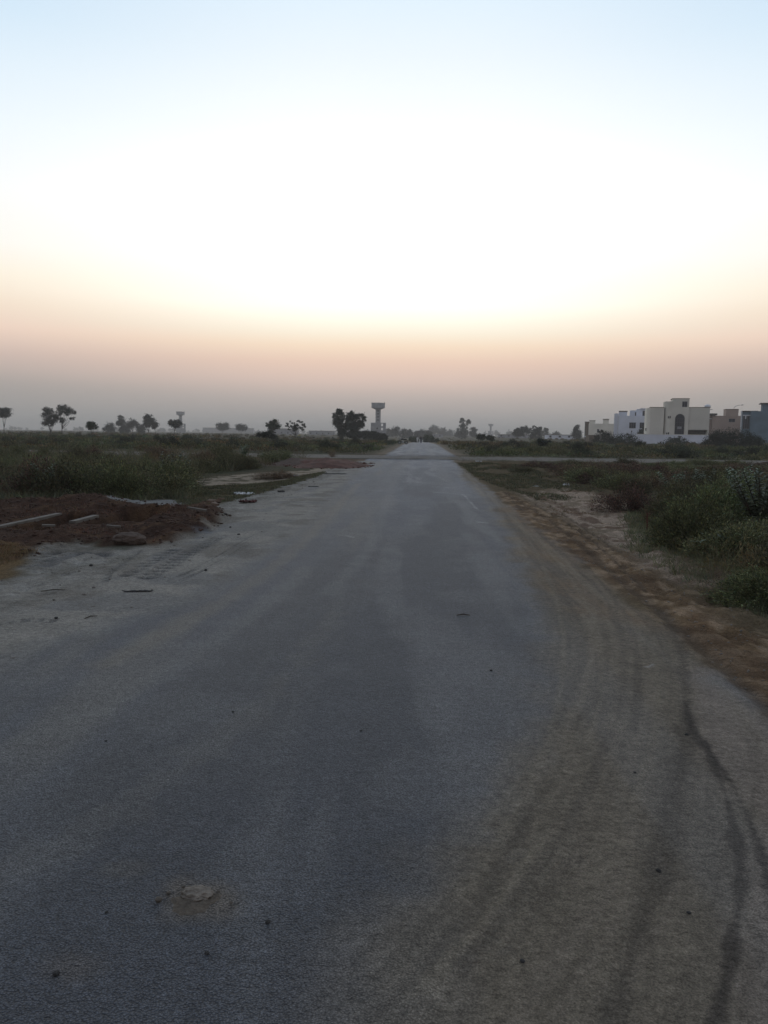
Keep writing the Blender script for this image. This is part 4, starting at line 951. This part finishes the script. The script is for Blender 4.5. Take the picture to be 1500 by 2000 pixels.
# bushes in front of the houses
for px, top, bot, w, Y, nn_, lb in [(1178, 842, 866, 18, 190, 2800, 'bush before the cream house, left of the white house'), (1203, 852, 868, 12, 185, 1500, 'low bush between the cream house bush and the dark round bush'), (1226, 845, 878, 22, 160, 4200, 'dark round bush before the white house'), (1256, 834, 852, 8, 236, 1300, 'tree squeezed between the white house and the big cream house'),
                                   (1324, 854, 872, 19, 185, 2400, 'green bush before the white boundary wall'), (1400, 840, 880, 24, 135, 5200, 'left part of the big thicket before the pink house'), (1438, 836, 880, 26, 132, 5600, 'middle part of the big thicket before the pink house'), (1470, 846, 882, 20, 130, 3600, 'right part of the big thicket before the blue house')]:
    hh = bot - top
    ptree('thicket', px, top, Y, [(px - w * .5, top + hh * .4, w * .5, hh * .35), (px + w * .45, top + hh * .4, w * .5, hh * .35), (px, top + hh * .28, w * .55, hh * .28), (px, top + hh * .65, w, hh * .4), (px, top + hh * .85, w * 1.1, hh * .25), (px - w * .6, top + hh * .7, w * .5, hh * .35), (px + w * .6, top + hh * .7, w * .5, hh * .35)], lb, .1, nn_, cat='bush', mat='tree')

# very far belt of trees: a few templates copied
FT = []
for i in range(5):
    w = 5 + i % 3; L = [(random.uniform(-w * .5, w * .5), random.uniform(-2, 2), random.uniform(3, 7), random.uniform(2.2, 4.2), random.uniform(2, 4), random.uniform(2, 3.4)) for _ in range(6)]
    V, F_, T = tree_mesh(L, 700, 1.1); me = np_mesh('far_tree', V, F_, 4, T); me.materials.append(M['tree']); FT.append(me)
for k in range(230):
    px = random.uniform(-80, 1580); Y = random.uniform(1500, 2800)
    if 600 < px < 0: continue
    g = at(px, 850, Y); o = bpy.data.objects.new('far_tree', random.choice(FT)); COL.objects.link(o)
    s = random.uniform(.6, 1.25); o.location = (g[0], Y, Hh(g[0], Y) - .5); o.scale = (s * random.uniform(.9, 1.6), s, s * (.85 if px < 700 else 1.15)); o.rotation_euler.z = random.uniform(0, 6.28)
    tag(o, 'faint grey tree of the far belt along the horizon', 'tree', 'far trees along the horizon')

# ------------------------------------------------------------------ water towers
def water_tower(px, top, Y, label, scale=None, base_side=1):
    x, Y, z, h, s = place(px, top, Y)
    if scale: h = scale
    r = empty('water_tower', (x, Y, z), label, 'water tower', None, -math.atan2(x, Y))
    k = h / 27.0
    # tank: drum with sloping underside
    t = MB(); t.lathe([(2.2 * k, 21.9 * k), (5.0 * k, 23.1 * k), (5.3 * k, 23.1 * k), (5.3 * k, 26.6 * k), (5.45 * k, 26.6 * k), (5.45 * k, 27 * k), (5.1 * k, 27 * k), (5.1 * k, 26.7 * k)], 16)
    t.build('tank', M['tower'], r)
    pst = MB()
    for a in (-4.9, 4.9): pst.box(a * k - .12 * k, a * k + .12 * k, -.1, .1, 26.9 * k, 27.9 * k)
    pst.build('post', M['tower'], r)
    sh = MB(); sh.box(-2.0 * k, 2.0 * k, -2.0 * k, 2.0 * k, 0, 22 * k); sh.build('shaft', M['tower'], r)
    for i, zz in enumerate((13.2, 15.6, 18.0, 20.2)):
        w = MB(); w.box(-.6 * k, .55 * k, -2.03 * k, -1.9 * k, zz * k, (zz + 1.1) * k); w.build('window', M['glass'], r)
    b = MB(); b.box(-5.6 * k, -2.01 * k, -3 * k, 4 * k, -.5, 11.6 * k); b.build('pump_house', M['tower'], r)
    fr = MB()
    for zz in (0, 4.0, 7.7, 11.0): fr.box(2.01 * k, 6.2 * k, -3 * k, 4 * k, zz * k, (zz + (1.7 if zz == 4.0 else 1.3 if zz == 7.7 else .6)) * k)
    for xx in (2.02, 3.9, 5.6):
        for yy in (-2.98, 3.5): fr.box(xx * k, (xx + (.45 if xx < 3 else 1.3 if xx < 5 else .59)) * k, yy * k, (yy + .45) * k, .01, 11.3 * k)
    fr.box(3.95 * k, 6.15 * k, -2.4 * k, -2.1 * k, .02, 11.2 * k); fr.box(2.05 * k, 6.1 * k, -2.4 * k, -2.1 * k, .03, 5 * k)
    fr.build('open_frame', M['tower'], r)
    w = MB(); w.box(-1.2 * k, .2 * k, -2.05 * k, -1.9 * k, 6.6 * k, 7.8 * k); w.build('window', M['glass'], r)
    return r
water_tower(738, 787, 560, 'large concrete water tower left of the road end, behind the eucalyptus trees')
water_tower(353, 804, 900, 'hazy water tower above the left field, behind the round tree')
water_tower(958, 828, 1350, 'faintest, farthest water tower, right of the road end')

# ------------------------------------------------------------------ houses
def win(parent, x0, x1, z0, z1, y=-.0, bars=1, name='window', fm='frame'):
    """window on a wall face at local y: frame proud of the wall, glass behind it"""
    f = MB(); w = .07
    f.box(x0, x1, y - .06, y - .003, z0, z0 + w); f.box(x0, x1, y - .06, y - .003, z1 - w, z1); f.box(x0, x0 + w, y - .057, y - .004, z0 + w, z1 - w); f.box(x1 - w, x1, y - .057, y - .004, z0 + w, z1 - w)
    for b in range(bars):
        xx = x0 + (x1 - x0) * (b + 1) / (bars + 1); f.box(xx - .03, xx + .03, y - .055, y - .005, z0 + w, z1 - w)
    o = f.build(name, M[fm], parent)
    g = MB(); g.box(x0 + w, x1 - w, y - .03, y - .006, z0 + w, z1 - w); g.build('pane', M['glass'], o)
    return o
def house_root(name, px, Y, label, yaw=-.24):
    g = at(px, 850, Y); z = Hh(g[0], Y); r = empty(name, (g[0], Y, z), label, 'house', None, yaw); s = Y / F
    hz = at(px, 850, Y)[2]
    def X(p): return (p - px) * s
    def Z(p, q=px): return at(q, p, Y)[2] - z
    return r, X, Z
# big cream house behind its white wall
r, X, Z = house_root('cream_house', 1320, 218, 'big cream house with tall arched window behind a white boundary wall')
D = 13.0
MB().box(X(1272), X(1297), 0, D, -.3, Z(796)).build('wall', M['cream'], r)
w = MB(); w.box(X(1341), X(1378), .02, D, Z(839), Z(796)); w.box(X(1375.5), X(1378), 0, .5, -.3, Z(839) - .003); w.box(X(1341), X(1378), 3.5, D - .1, -.3, Z(839) - .003); w.build('wall', M['cream'], r)
# curved left corner
n = 8; w = MB(); pts = [(X(1272) - .003, 0), (X(1272) - .003, D)]
cv = [(X(1272) - 1.0 * math.sin(math.pi / 2 * i / n) - .003, 1.0 - 1.0 * math.cos(math.pi / 2 * i / n)) for i in range(n + 1)]
poly = cv + [(X(1272) - 1.0, D - .1), (X(1272) - .003, D - .1)]
m_ = len(poly); w.add([(a, b, -.3) for a, b in poly] + [(a, b, Z(797)) for a, b in poly], [tuple(range(m_)), tuple(range(2 * m_ - 1, m_ - 1, -1))] + [(i, (i + 1) % m_, m_ + (i + 1) % m_, m_ + i)[::-1] for i in range(m_)])
w.build('side_wall', M['cream2'], r)
# stair tower with the arch
n = 8; tw = 1.8
cv = [(X(1297) + tw - tw * math.cos(math.pi / 2 * i / n), -.35 + tw - tw * math.sin(math.pi / 2 * i / n)) for i in range(n + 1)]
def extr(poly, z0, z1):
    m_ = len(poly); return [(a, b, z0) for a, b in poly] + [(a, b, z1) for a, b in poly], [tuple(range(m_))[::-1], tuple(range(m_, 2 * m_))] + [(i, (i + 1) % m_, m_ + (i + 1) % m_, m_ + i) for i in range(m_)]
w = MB(); poly = cv + [(X(1311), -.35), (X(1311), 6), (X(1297), 6)]; w.add(*extr(poly, -.3, Z(784)))
w.box(X(1311) + .003, X(1341) - .003, -.4, 6.2, -.3, Z(779)); w.build('stair_tower', M['cream'], r)
par = MB(); par.box(X(1310), X(1341.5), -.46, 6.3, Z(779) + .002, Z(779) + .14); par.box(X(1342), X(1378.5), -.06, D + .05, Z(796) + .002, Z(796) + .14); par.box(X(1271), X(1296.5), -.06, D + .05, Z(796) + .002, Z(796) + .14)
par.build('parapet_cap', M['tan'], r)
# arched window
ax0, ax1, az0, az1 = X(1317.5), X(1333.5), Z(849), Z(809)
ar = (ax1 - ax0) / 2; cx = (ax0 + ax1) / 2; arc = [(cx + ar * math.cos(math.pi * i / 16), az1 - ar + ar * math.sin(math.pi * i / 16)) for i in range(17)]
outl = [(ax1, az0)] + arc + [(ax0, az0)]; m_ = len(outl)
g = MB(); g.add([(a, -.43, b) for a, b in outl] + [(a, -.405, b) for a, b in outl], [tuple(range(m_)), tuple(range(2 * m_ - 1, m_ - 1, -1))] + [(i, m_ + i, m_ + (i + 1) % m_, (i + 1) % m_) for i in range(m_)])
go = g.build('arched_window', M['glass'], r)
f = MB()
f.tube([(a, -.46, b) for a, b in outl], .09, 5)
for k in range(1, 4): f.box(ax0 + (ax1 - ax0) * k / 4 - .03, ax0 + (ax1 - ax0) * k / 4 + .03, -.47, -.435, az0, az1 - ar)
for k in range(1, 5): f.box(ax0, ax1, -.475, -.436, az0 + (az1 - ar - az0) * k / 4 - .03, az0 + (az1 - ar - az0) * k / 4 + .03)
f.build('window_frame', M['dark'], go)
pn = MB(); pn.box(ax0 + .6, ax1 - .6, -.49, -.477, Z(838), Z(833)); pn.build('pale_panel', M['frame'], go)
win(r, X(1328.3), X(1337.3), Z(795), Z(784), -.4, 1)
for a, b, t, q in ((1304, 1305.7, 817, 813), (1307, 1309, 817, 812.5), (1302.3, 1304, 849, 845), (1305.2, 1307.5, 849, 844.5)):
    win(r, X(a), X(b), Z(t), Z(q), -.35, 0, 'vent_window', 'dark')
win(r, X(1264.5), X(1267), Z(842), Z(836.5), .5, 0, 'vent_window', 'dark')
c = MB(); c.box(X(1342), X(1375), 3.38, 3.49, 0, Z(840)); c.build('porch_back', M['tan'], r)
c = MB(); c.box(X(1366), X(1373), 1.6, 2.6, 1.9, Z(842)); c.build('porch_screen', M['dark'], r)
q = MB(); q.box(X(1378) + .003, X(1383), .5, 1.6, Z(800), Z(799)); q.build('canopy', M['trim'], r)
tk = MB(); tk.lathe([(.05, 0), (.75, 0), (.85, .3), (.8, .7), (.4, 1.0), (.05, 1.05)], 16); tk.build('water_tank', M['trim'], r, (X(1376.5), 4, Z(796)), smooth=True)
# white boundary wall
g = at(1313, 850, 212); z0 = Hh(g[0], 212); s = 212 / F
bw = empty('boundary_wall', (g[0], 212, z0), 'white boundary wall in front of the big cream house', 'wall', None, -.24)
hw = at(1313, 849, 212)[2] - z0
w = MB(); w.box((1249.5 - 1313) * s, (1378 - 1313) * s, 0, .25, -.4, hw); w.box((1249.5 - 1313) * s, (1249.5 - 1313) * s + .25, .253, 9, -.4, hw - .003); w.box((1378 - 1313) * s - .25, (1378 - 1313) * s, .253, 6, -.4, hw - .003); w.build('masonry', M['bwall'], bw)
w = MB(); w.box((1249 - 1313) * s, (1378.5 - 1313) * s, -.05, .3, hw + .002, hw + .1); w.build('coping', M['cream2'], bw)

# white house
r, X, Z = house_root('white_house', 1228, 252, 'white two-storey house left of the big cream one')
MB().box(X(1208), X(1262), 0, 12, -.3, Z(812)).build('wall', M['white'], r)
MB().box(X(1200), X(1208) - .003, .6, 12, -.3, Z(807.5)).build('side_wall', M['white'], r)
w = MB(); w.box(X(1208.5), X(1223.5), 1.5, 6, Z(812) + .003, Z(804)); w.build('roof_room', M['white'], r)
w = MB(); w.box(X(1208.2), X(1224), 1.3, 6.2, Z(804) + .003, Z(804) + .3); w.build('roof_slab', M['tan'], r)
w = MB(); w.box(X(1229), X(1240.5), 2.5, 8, Z(812) + .003, Z(801)); w.box(X(1240.6), X(1262), 1.4, 8, Z(812) + .003, Z(798.5)); w.box(X(1247), X(1257), 1.2, 7, Z(798.5) + .003, Z(797)); w.build('upper_floor', M['white'], r)
win(r, X(1251.5), X(1257), Z(813.5), Z(802), 1.4, 1); win(r, X(1238), X(1240), Z(812), Z(804.5), 2.5, 0)
win(r, X(1228), X(1240), Z(836.5), Z(825), 0, 2); win(r, X(1247), X(1258.5), Z(836.5), Z(825), 0, 2)
win(r, X(1232), X(1234), Z(844), Z(841), 0, 0, 'vent_window', 'dark'); win(r, X(1199), X(1201), Z(850), Z(847), 1.2, 0, 'vent_window', 'dark')
w = MB(); w.box(X(1206.5), X(1208.3), -.06, -.003, -.3, Z(812)); w.build('corner_trim', M['trim'], r)
# cream row house far left
r, X, Z = house_root('cream_house', 1170, 300, 'low pale cream house at the left end of the row of houses')
MB().box(X(1150), X(1197), 0, 14, -.3, Z(827.5)).build('wall', M['cream2'], r)
MB().box(X(1142.5), X(1150) - .003, 2, 14, -.3, Z(825)).build('side_wall', M['tan'], r)
w = MB(); w.box(X(1151), X(1161.5), 1, 6, Z(827.5) + .003, Z(822)); w.box(X(1176), X(1187), 1, 6, Z(827.5) + .003, Z(819)); w.build('roof_room', M['cream2'], r)
w = MB(); w.box(X(1142), X(1150.2), 1.8, 10, Z(825) + .003, Z(823.5)); w.box(X(1150.5), X(1162), .8, 6.2, Z(822) + .003, Z(821)); w.box(X(1175.5), X(1187.5), .8, 6.2, Z(819) + .003, Z(818)); w.build('roof_slab', M['tan'], r)
w = MB(); w.box(X(1142), X(1149), .5, 1.9, Z(854), Z(852)); w.build('ledge', M['trim'], r)
win(r, X(1166), X(1170), Z(845), Z(838), 0, 1)
# brown low wall stub in front
g = at(1158, 850, 200); z0 = Hh(g[0], 200)
w = MB(); w.box(-.9, 1.6, 0, 4, -.3, 1.9); w.box(-1.0, 1.7, -.1, 4.1, 1.903, 2.05)
tag(w.build('brick_hut', M['tan'], None, (g[0], 200, z0)), 'small brown brick hut before the low cream house', 'hut')
# pink house
r, X, Z = house_root('pink_house', 1415, 236, 'pinkish flat-roofed house between the big cream house and the blue house')
MB().box(X(1392), X(1452), 0, 12, -.3, Z(812)).build('wall', M['pink'], r)
MB().box(X(1379), X(1392) - .003, .8, 10, -.3, Z(811)).build('side_wall', M['pink'], r)
w = MB(); w.box(X(1377), X(1400), -.5, 9, Z(811) + .003, Z(807.5)); w.build('roof_slab', M['dark'], r)
w = MB(); w.box(X(1415), X(1437), -.15, 5, Z(814), Z(799.5)); w.build('stair_tower', M['pink'], r)
w = MB(); w.box(X(1414.5), X(1437.5), -.25, 5.1, Z(799.5) + .002, Z(798.7)); w.build('parapet_cap', M['tan'], r)
win(r, X(1421), X(1432), Z(824.5), Z(817.5), -.0, 1)
win(r, X(1380.5), X(1384), Z(840), Z(820), .8, 0); w = MB(); w.box(X(1379.5), X(1391), .3, .797, Z(818.5), Z(817)); w.build('ledge', M['trim'], r)
# blue house
r, X, Z = house_root('blue_house', 1490, 205, 'blue-grey house at the right picture edge with white trim', -.34)
MB().box(X(1467), X(1545), 0, 11, -.3, Z(803)).build('wall', M['blue'], r)
MB().box(X(1453), X(1467) - .003, 1.5, 10, -.3, Z(804.5)).build('side_wall', M['blue'], r)
w = MB(); w.box(X(1487), X(1545), .8, 7, Z(803) + .003, Z(788)); w.build('stair_tower', M['blue'], r)
w = MB(); w.box(X(1483), X(1548), .4, 7.4, Z(788) + .003, Z(786.5)); w.box(X(1452), X(1480), 1.2, 9, Z(803) + .005, Z(802)); w.build('roof_slab', M['dark'], r)
win(r, X(1454.5), X(1466), Z(838), Z(812), 1.5, 2)
w = MB(); w.box(X(1450.5), X(1452.5), 1.2, 1.6, -.3, Z(803)); w.box(X(1454), X(1467.5), 1.0, 1.42, Z(812), Z(810)); w.box(X(1458), X(1460), 1.05, 1.4, Z(818), Z(812) - .003); w.build('white_trim', M['trim'], r)
# street lamp behind the pink house
g = at(1430, 850, 262); s = 262 / F; z0 = Hh(g[0], 262); zt = at(1440, 791, 262)[2] - z0
L_ = empty('street_lamp', (g[0], 262, z0), 'curved street lamp arm rising behind the pink house', 'lamp')
MB().tube([(0, 0, 0), (0, 0, zt * .5), (0, 0, zt - 1.4)], [.14, .12, .09], 8).build('pole', M['metal'], L_, smooth=True)
MB().tube([(0, 0, zt - 1.4), (.15, 0, zt - .8), (.7, 0, zt - .35), (1.6, 0, zt - .08), (2.4, 0, zt)], [.09, .09, .08, .07, .06], 8).build('arm', M['metal'], L_, smooth=True)
MB().tube([(2.35, 0, zt), (2.6, 0, zt + .02), (3.0, 0, zt + .03), (3.15, 0, zt)], [.06, .14, .13, .05], 8).build('lamp_head', M['metal'], L_, smooth=True)
# low far buildings
for px, w_, top, Y, lb in [(551, 58, 837.5, 620, 'long low hazy building behind the green tree in the left field'), (628, 50, 842, 640, 'low hazy shed left of the eucalyptus trees'), (1010, 70, 851.5, 520, 'long low pale wall below the dark grove'), (1100, 60, 855, 420, 'low white wall left of the cream house row'), (855, 20, 848, 700, 'small pale hut beyond the road end'), (445, 100, 836, 1300, 'faint long flat building left of the dome-shaped trees')]:
    x, Y, z, h, s = place(px, top, Y); h = max(h, 2.2)
    b = empty('low_building', (x, Y, z), lb, 'building'); ww = w_ * s
    MB().box(-ww / 2, ww / 2, 0, 9, -.5, h).build('wall', M['tower' if px != 1100 else 'white'], b); MB().box(-ww / 2 - .2, ww / 2 + .2, -.2, 9.2, h + .003, h + .25).build('roof', M['tan'], b)
    for k in range(max(2, int(ww / 5))):
        x0 = -ww / 2 + 1 + k * 5
        if x0 + 1.4 < ww / 2: win(b, x0, x0 + 1.2, .9, min(2.1, h - .3), 0, 0)

# ------------------------------------------------------------------ motorcycle on the verge
x, y = at(787, 850, 128)[:2]
mc = empty('motorcycle', (x, y, Hh(x, y)), 'dark motorcycle parked on the left verge near the road end', 'motorcycle', None, R(62))
mc.rotation_euler.y = R(5)
for yy in (-.64, .64):
    wh = MB().torus((0, yy, .3), .25, .05).build('wheel', M['black'], mc, smooth=True)
    rim = MB().torus((0, yy, .3), .19, .015); rim.tube([(-.06, yy, .3), (.06, yy, .3)], .035, 8)
    for k in range(6): rim.tube([(0, yy, .3), (0, yy + .19 * math.cos(k * 1.047), .3 + .19 * math.sin(k * 1.047))], .006, 4)
    rim.build('rim', M['metal'], wh)
fr = MB(); fr.tube([(0, .5, .72), (0, .1, .38), (0, -.25, .36), (0, -.64, .3)], .025); fr.tube([(0, .45, .8), (0, 0, .72), (0, -.6, .68), (0, -.64, .3)], .022); fr.build('frame', M['black'], mc)
MB().tube([(0, .64, .3), (0, .5, .75), (0, .43, .98)], [.035, .03, .025]).build('fork', M['metal'], mc)
MB().tube([(-.34, .3, 1.02), (-.12, .42, 1.0), (.12, .42, 1.0), (.34, .3, 1.02)], .016).build('handlebar', M['metal'], mc)
MB().tube([(0, .38, .8), (0, .28, .84), (0, .1, .84), (0, -.02, .78)], [.06, .13, .13, .07], 10).build('fuel_tank', M['black'], mc, smooth=True)
MB().tube([(0, 0, .8), (0, -.2, .79), (0, -.5, .82), (0, -.72, .84)], [.07, .1, .1, .05], 8).build('seat', M['black'], mc, smooth=True)
MB().box(-.11, .11, -.15, .2, .28, .58).build('engine', M['metal'], mc)
MB().tube([(.12, .15, .4), (.14, 0, .25), (.15, -.4, .26), (.15, -.8, .32)], [.02, .025, .04, .045]).build('exhaust', M['metal'], mc)
MB().tube([(0, .5, .88), (0, .56, .88), (0, .62, .88)], [.05, .09, .085], 10).build('headlight', M['metal'], mc)
MB().tube([(0, .36 + .0, .5), (0, .5, .62), (0, .7, .63), (0, .86, .52)], .03).build('mudguard', M['black'], mc)

# ------------------------------------------------------------------ two people walking on the road
def person(px, Y, label, kurta, facing, hgt=1.72, stride=.16):
    x, y = at(px, 850, Y)[:2]; z = Hh(x, y) + .006
    root = empty('person', (x, y, z), label, 'person', None, facing); root.scale = (hgt / 1.75,) * 3
    J = {'pel': (0, 0, .95), 'spi': (0, 0, 1.12), 'che': (0, .01, 1.34), 'nk': (0, 0, 1.49), 'hd': (0, .015, 1.58), 'top': (0, .02, 1.70),
         'lh': (-.09, 0, .9), 'lk': (-.1, stride * .7, .5), 'la': (-.1, stride, .09), 'lt': (-.1, stride + .17, .03), 'rh': (.09, 0, .9), 'rk': (.1, -stride * .3, .5), 'ra': (.1, -stride, .1), 'rt': (.1, -stride + .16, .03),
         'ls': (-.19, 0, 1.42), 'le': (-.24, -.05, 1.14), 'lw': (-.24, .05, .9), 'lf': (-.23, .08, .8), 'rs': (.19, 0, 1.42), 're': (.24, .02, 1.14), 'rw': (.24, .14, .92), 'rf': (.23, .18, .83)}
    rad = {'pel': .13, 'spi': .12, 'che': .14, 'nk': .055, 'hd': .085, 'top': .07, 'lh': .09, 'lk': .058, 'la': .04, 'lt': .03, 'ls': .06, 'le': .042, 'lw': .03, 'lf': .03}
    E = [('pel', 'spi'), ('spi', 'che'), ('che', 'nk'), ('nk', 'hd'), ('hd', 'top')] + [(a, b) for s_ in 'lr' for a, b in (('pel', s_ + 'h'), (s_ + 'h', s_ + 'k'), (s_ + 'k', s_ + 'a'), (s_ + 'a', s_ + 't'), ('che', s_ + 's'), (s_ + 's', s_ + 'e'), (s_ + 'e', s_ + 'w'), (s_ + 'w', s_ + 'f'))]
    ks = list(J); me = bpy.data.meshes.new('body'); me.from_pydata([J[k] for k in ks], [(ks.index(a), ks.index(b)) for a, b in E], [])
    o = link('body', me, M['skin'], root); md = o.modifiers.new('skin', 'SKIN'); o.modifiers.new('sub', 'SUBSURF').levels = 1
    o.modifiers['sub'].render_levels = 1
    for i, k in enumerate(ks):
        q = rad.get(k, rad.get('l' + k[1:], .05)); me.skin_vertices[0].data[i].radius = (q, q)
    me.skin_vertices[0].data[0].use_root = True
    MB().lathe([(.23, .52), (.21, .75), (.17, .98), (.165, 1.15), (.2, 1.36), (.17, 1.46), (.07, 1.5)], 16, sy=.72).build('shirt', M[kurta], root, smooth=True)
    for s_ in 'lr':
        MB().tube([J[s_ + 's'], J[s_ + 'e'], J[s_ + 'w']], [.08, .062, .055]).build('sleeve', M[kurta], root, smooth=True)
        MB().tube([J[s_ + 'h'], J[s_ + 'k'], J[s_ + 'a']], [.11, .085, .07]).build('trouser_leg', M[kurta], root, smooth=True)
    MB().lathe([(.01, 1.735), (.06, 1.725), (.09, 1.68), (.092, 1.61), (.02, 1.6)], 12).build('hair', M['hair'], root, smooth=True)
person(815.5, 205, 'person in pale loose clothes walking on the left of the pair, far down the road', 'wcloth', 0.1)
person(822.5, 198, 'person in dark clothes walking on the right of the pair, far down the road', 'bcloth', 0, 1.78, .2)

# ------------------------------------------------------------------ haze
hz = MB().box(-5600, 5600, -400, 5900, -3.5, 36).build('haze', None)
m, t, N, L = nt('haze air'); o = N.new('ShaderNodeOutputMaterial'); v = N.new('ShaderNodeVolumePrincipled'); L.new(v.outputs[0], o.inputs['Volume'])
v.inputs['Color'].default_value = (.93, .87, .80, 1); v.inputs['Density'].default_value = .00048; v.inputs['Anisotropy'].default_value = .0
hz.data.materials.clear(); hz.data.materials.append(m); tag(hz, 'pale dusk haze lying over the fields', 'haze', kind='stuff')

# ------------------------------------------------------------------ sky: dusk gradient round a sun just below the horizon
W = bpy.data.worlds.new('World'); sc.world = W; W.use_nodes = True; t = W.node_tree; N = t.nodes; L = t.links; N.clear()
out = N.new('ShaderNodeOutputWorld'); bg = N.new('ShaderNodeBackground'); L.new(bg.outputs[0], out.inputs[0])
tc = N.new('ShaderNodeTexCoord'); nrm = N.new('ShaderNodeVectorMath'); nrm.operation = 'NORMALIZE'; L.new(tc.outputs['Generated'], nrm.inputs[0])
sp = N.new('ShaderNodeSeparateXYZ'); L.new(nrm.outputs[0], sp.inputs[0])
def mth(op, a, b=None, c=None):
    n = N.new('ShaderNodeMath'); n.operation = op
    for i, q in enumerate((a, b, c)):
        if q is None: continue
        if isinstance(q, (int, float)): n.inputs[i].default_value = q
        else: L.new(q, n.inputs[i])
    return n.outputs[0]
elev = mth('ARCSINE', sp.outputs['Z'])                       # radians
e01 = mth('DIVIDE', mth('MAXIMUM', elev, 0.0), math.pi / 2)  # 0..1
az = mth('ABSOLUTE', mth('ARCTAN2', mth('ADD', sp.outputs['X'], 0.0), sp.outputs['Y']))
azs = mth('SUBTRACT', mth('ARCTAN2', sp.outputs['X'], sp.outputs['Y']), R(-2.0)); azs = mth('ABSOLUTE', azs)
K = 2.4
def ramp(stops):
    r = N.new('ShaderNodeValToRGB'); cr = r.color_ramp; cr.interpolation = 'EASE' if False else 'LINEAR'
    while len(cr.elements) < len(stops): cr.elements.new(.5)
    for e, (deg, c) in zip(cr.elements, stops): e.position = deg / 90; e.color = (*[x / K for x in c], 1)
    L.new(e01, r.inputs[0]); return r.outputs[0]
def s2l(r, g, b): return tuple(((c / 255) / 12.92 if c <= 10 else ((c / 255 + .055) / 1.055) ** 2.4) for c in (r, g, b))
CEN = [(0, s2l(158, 158, 158)), (1.1, s2l(168, 164, 162)), (2.6, s2l(195, 182, 175)), (3.9, s2l(225, 200, 187)), (5.2, s2l(241, 210, 190)), (6.4, s2l(255, 231, 204)), (7.5, (1.05, .97, .80)), (9.2, (1.25, 1.2, 1.06)), (15, (1.3, 1.28, 1.23)), (20.5, (1.02, 1.05, 1.06)), (25, (.86, .94, 1.0)), (29, s2l(222, 240, 254)), (50, s2l(185, 200, 220)), (90, s2l(160, 175, 195))]
SID = [(0, s2l(148, 150, 150)), (3.0, s2l(171, 164, 159)), (4.9, s2l(207, 187, 177)), (6.6, s2l(241, 214, 197)), (8.2, s2l(247, 227, 206)), (10, s2l(254, 243, 224)), (12, (.98, .96, .9)), (15.5, (.95, .97, .97)), (19, s2l(238, 248, 254)), (22, s2l(226, 241, 252)), (25, s2l(209, 231, 248)), (30, s2l(190, 215, 239)), (50, s2l(165, 185, 212)), (90, s2l(152, 170, 195))]
BAK = [(0, s2l(140, 136, 138)), (6, s2l(165, 158, 160)), (14, s2l(178, 174, 180)), (30, s2l(165, 172, 186)), (60, s2l(155, 170, 190)), (90, s2l(155, 172, 195))]
cen, sid, bak = ramp(CEN), ramp(SID), ramp(BAK)
def mr(v, a, b, smooth=True):
    n = N.new('ShaderNodeMapRange'); n.interpolation_type = 'SMOOTHSTEP'; L.new(v, n.inputs[0]); n.inputs[1].default_value = a; n.inputs[2].default_value = b; return n.outputs[0]
def mixn(f, a, b):
    n = N.new('ShaderNodeMix'); n.data_type = 'RGBA'; L.new(f, n.inputs[0]); L.new(a, n.inputs[6]); L.new(b, n.inputs[7]); return n.outputs[2]
c = mixn(mr(azs, R(3), R(33)), cen, sid); c = mixn(mr(azs, R(40), R(150)), c, bak)
L.new(c, bg.inputs[0]); bg.inputs[1].default_value = K
# last glow of the set sun, very weak and wide
sd_ = bpy.data.lights.new('sun', 'SUN'); sun = bpy.data.objects.new('sun', sd_); COL.objects.link(sun)
sd_.energy = .12; sd_.angle = R(30); sd_.color = (1, .85, .68); sun.rotation_euler = (R(-78), 0, 0)   # light comes from ahead (+Y), low

sc.view_settings.view_transform = 'Standard'; sc.view_settings.look = 'None'; sc.view_settings.exposure = 0.06; sc.view_settings.gamma = 1
sc.cycles.max_bounces = 6; sc.cycles.diffuse_bounces = 1; sc.cycles.glossy_bounces = 2; sc.cycles.transmission_bounces = 2; sc.cycles.volume_bounces = 1; sc.cycles.transparent_max_bounces = 4
sc.cycles.use_denoising = True
sc.cycles.caustics_reflective = False; sc.cycles.caustics_refractive = False
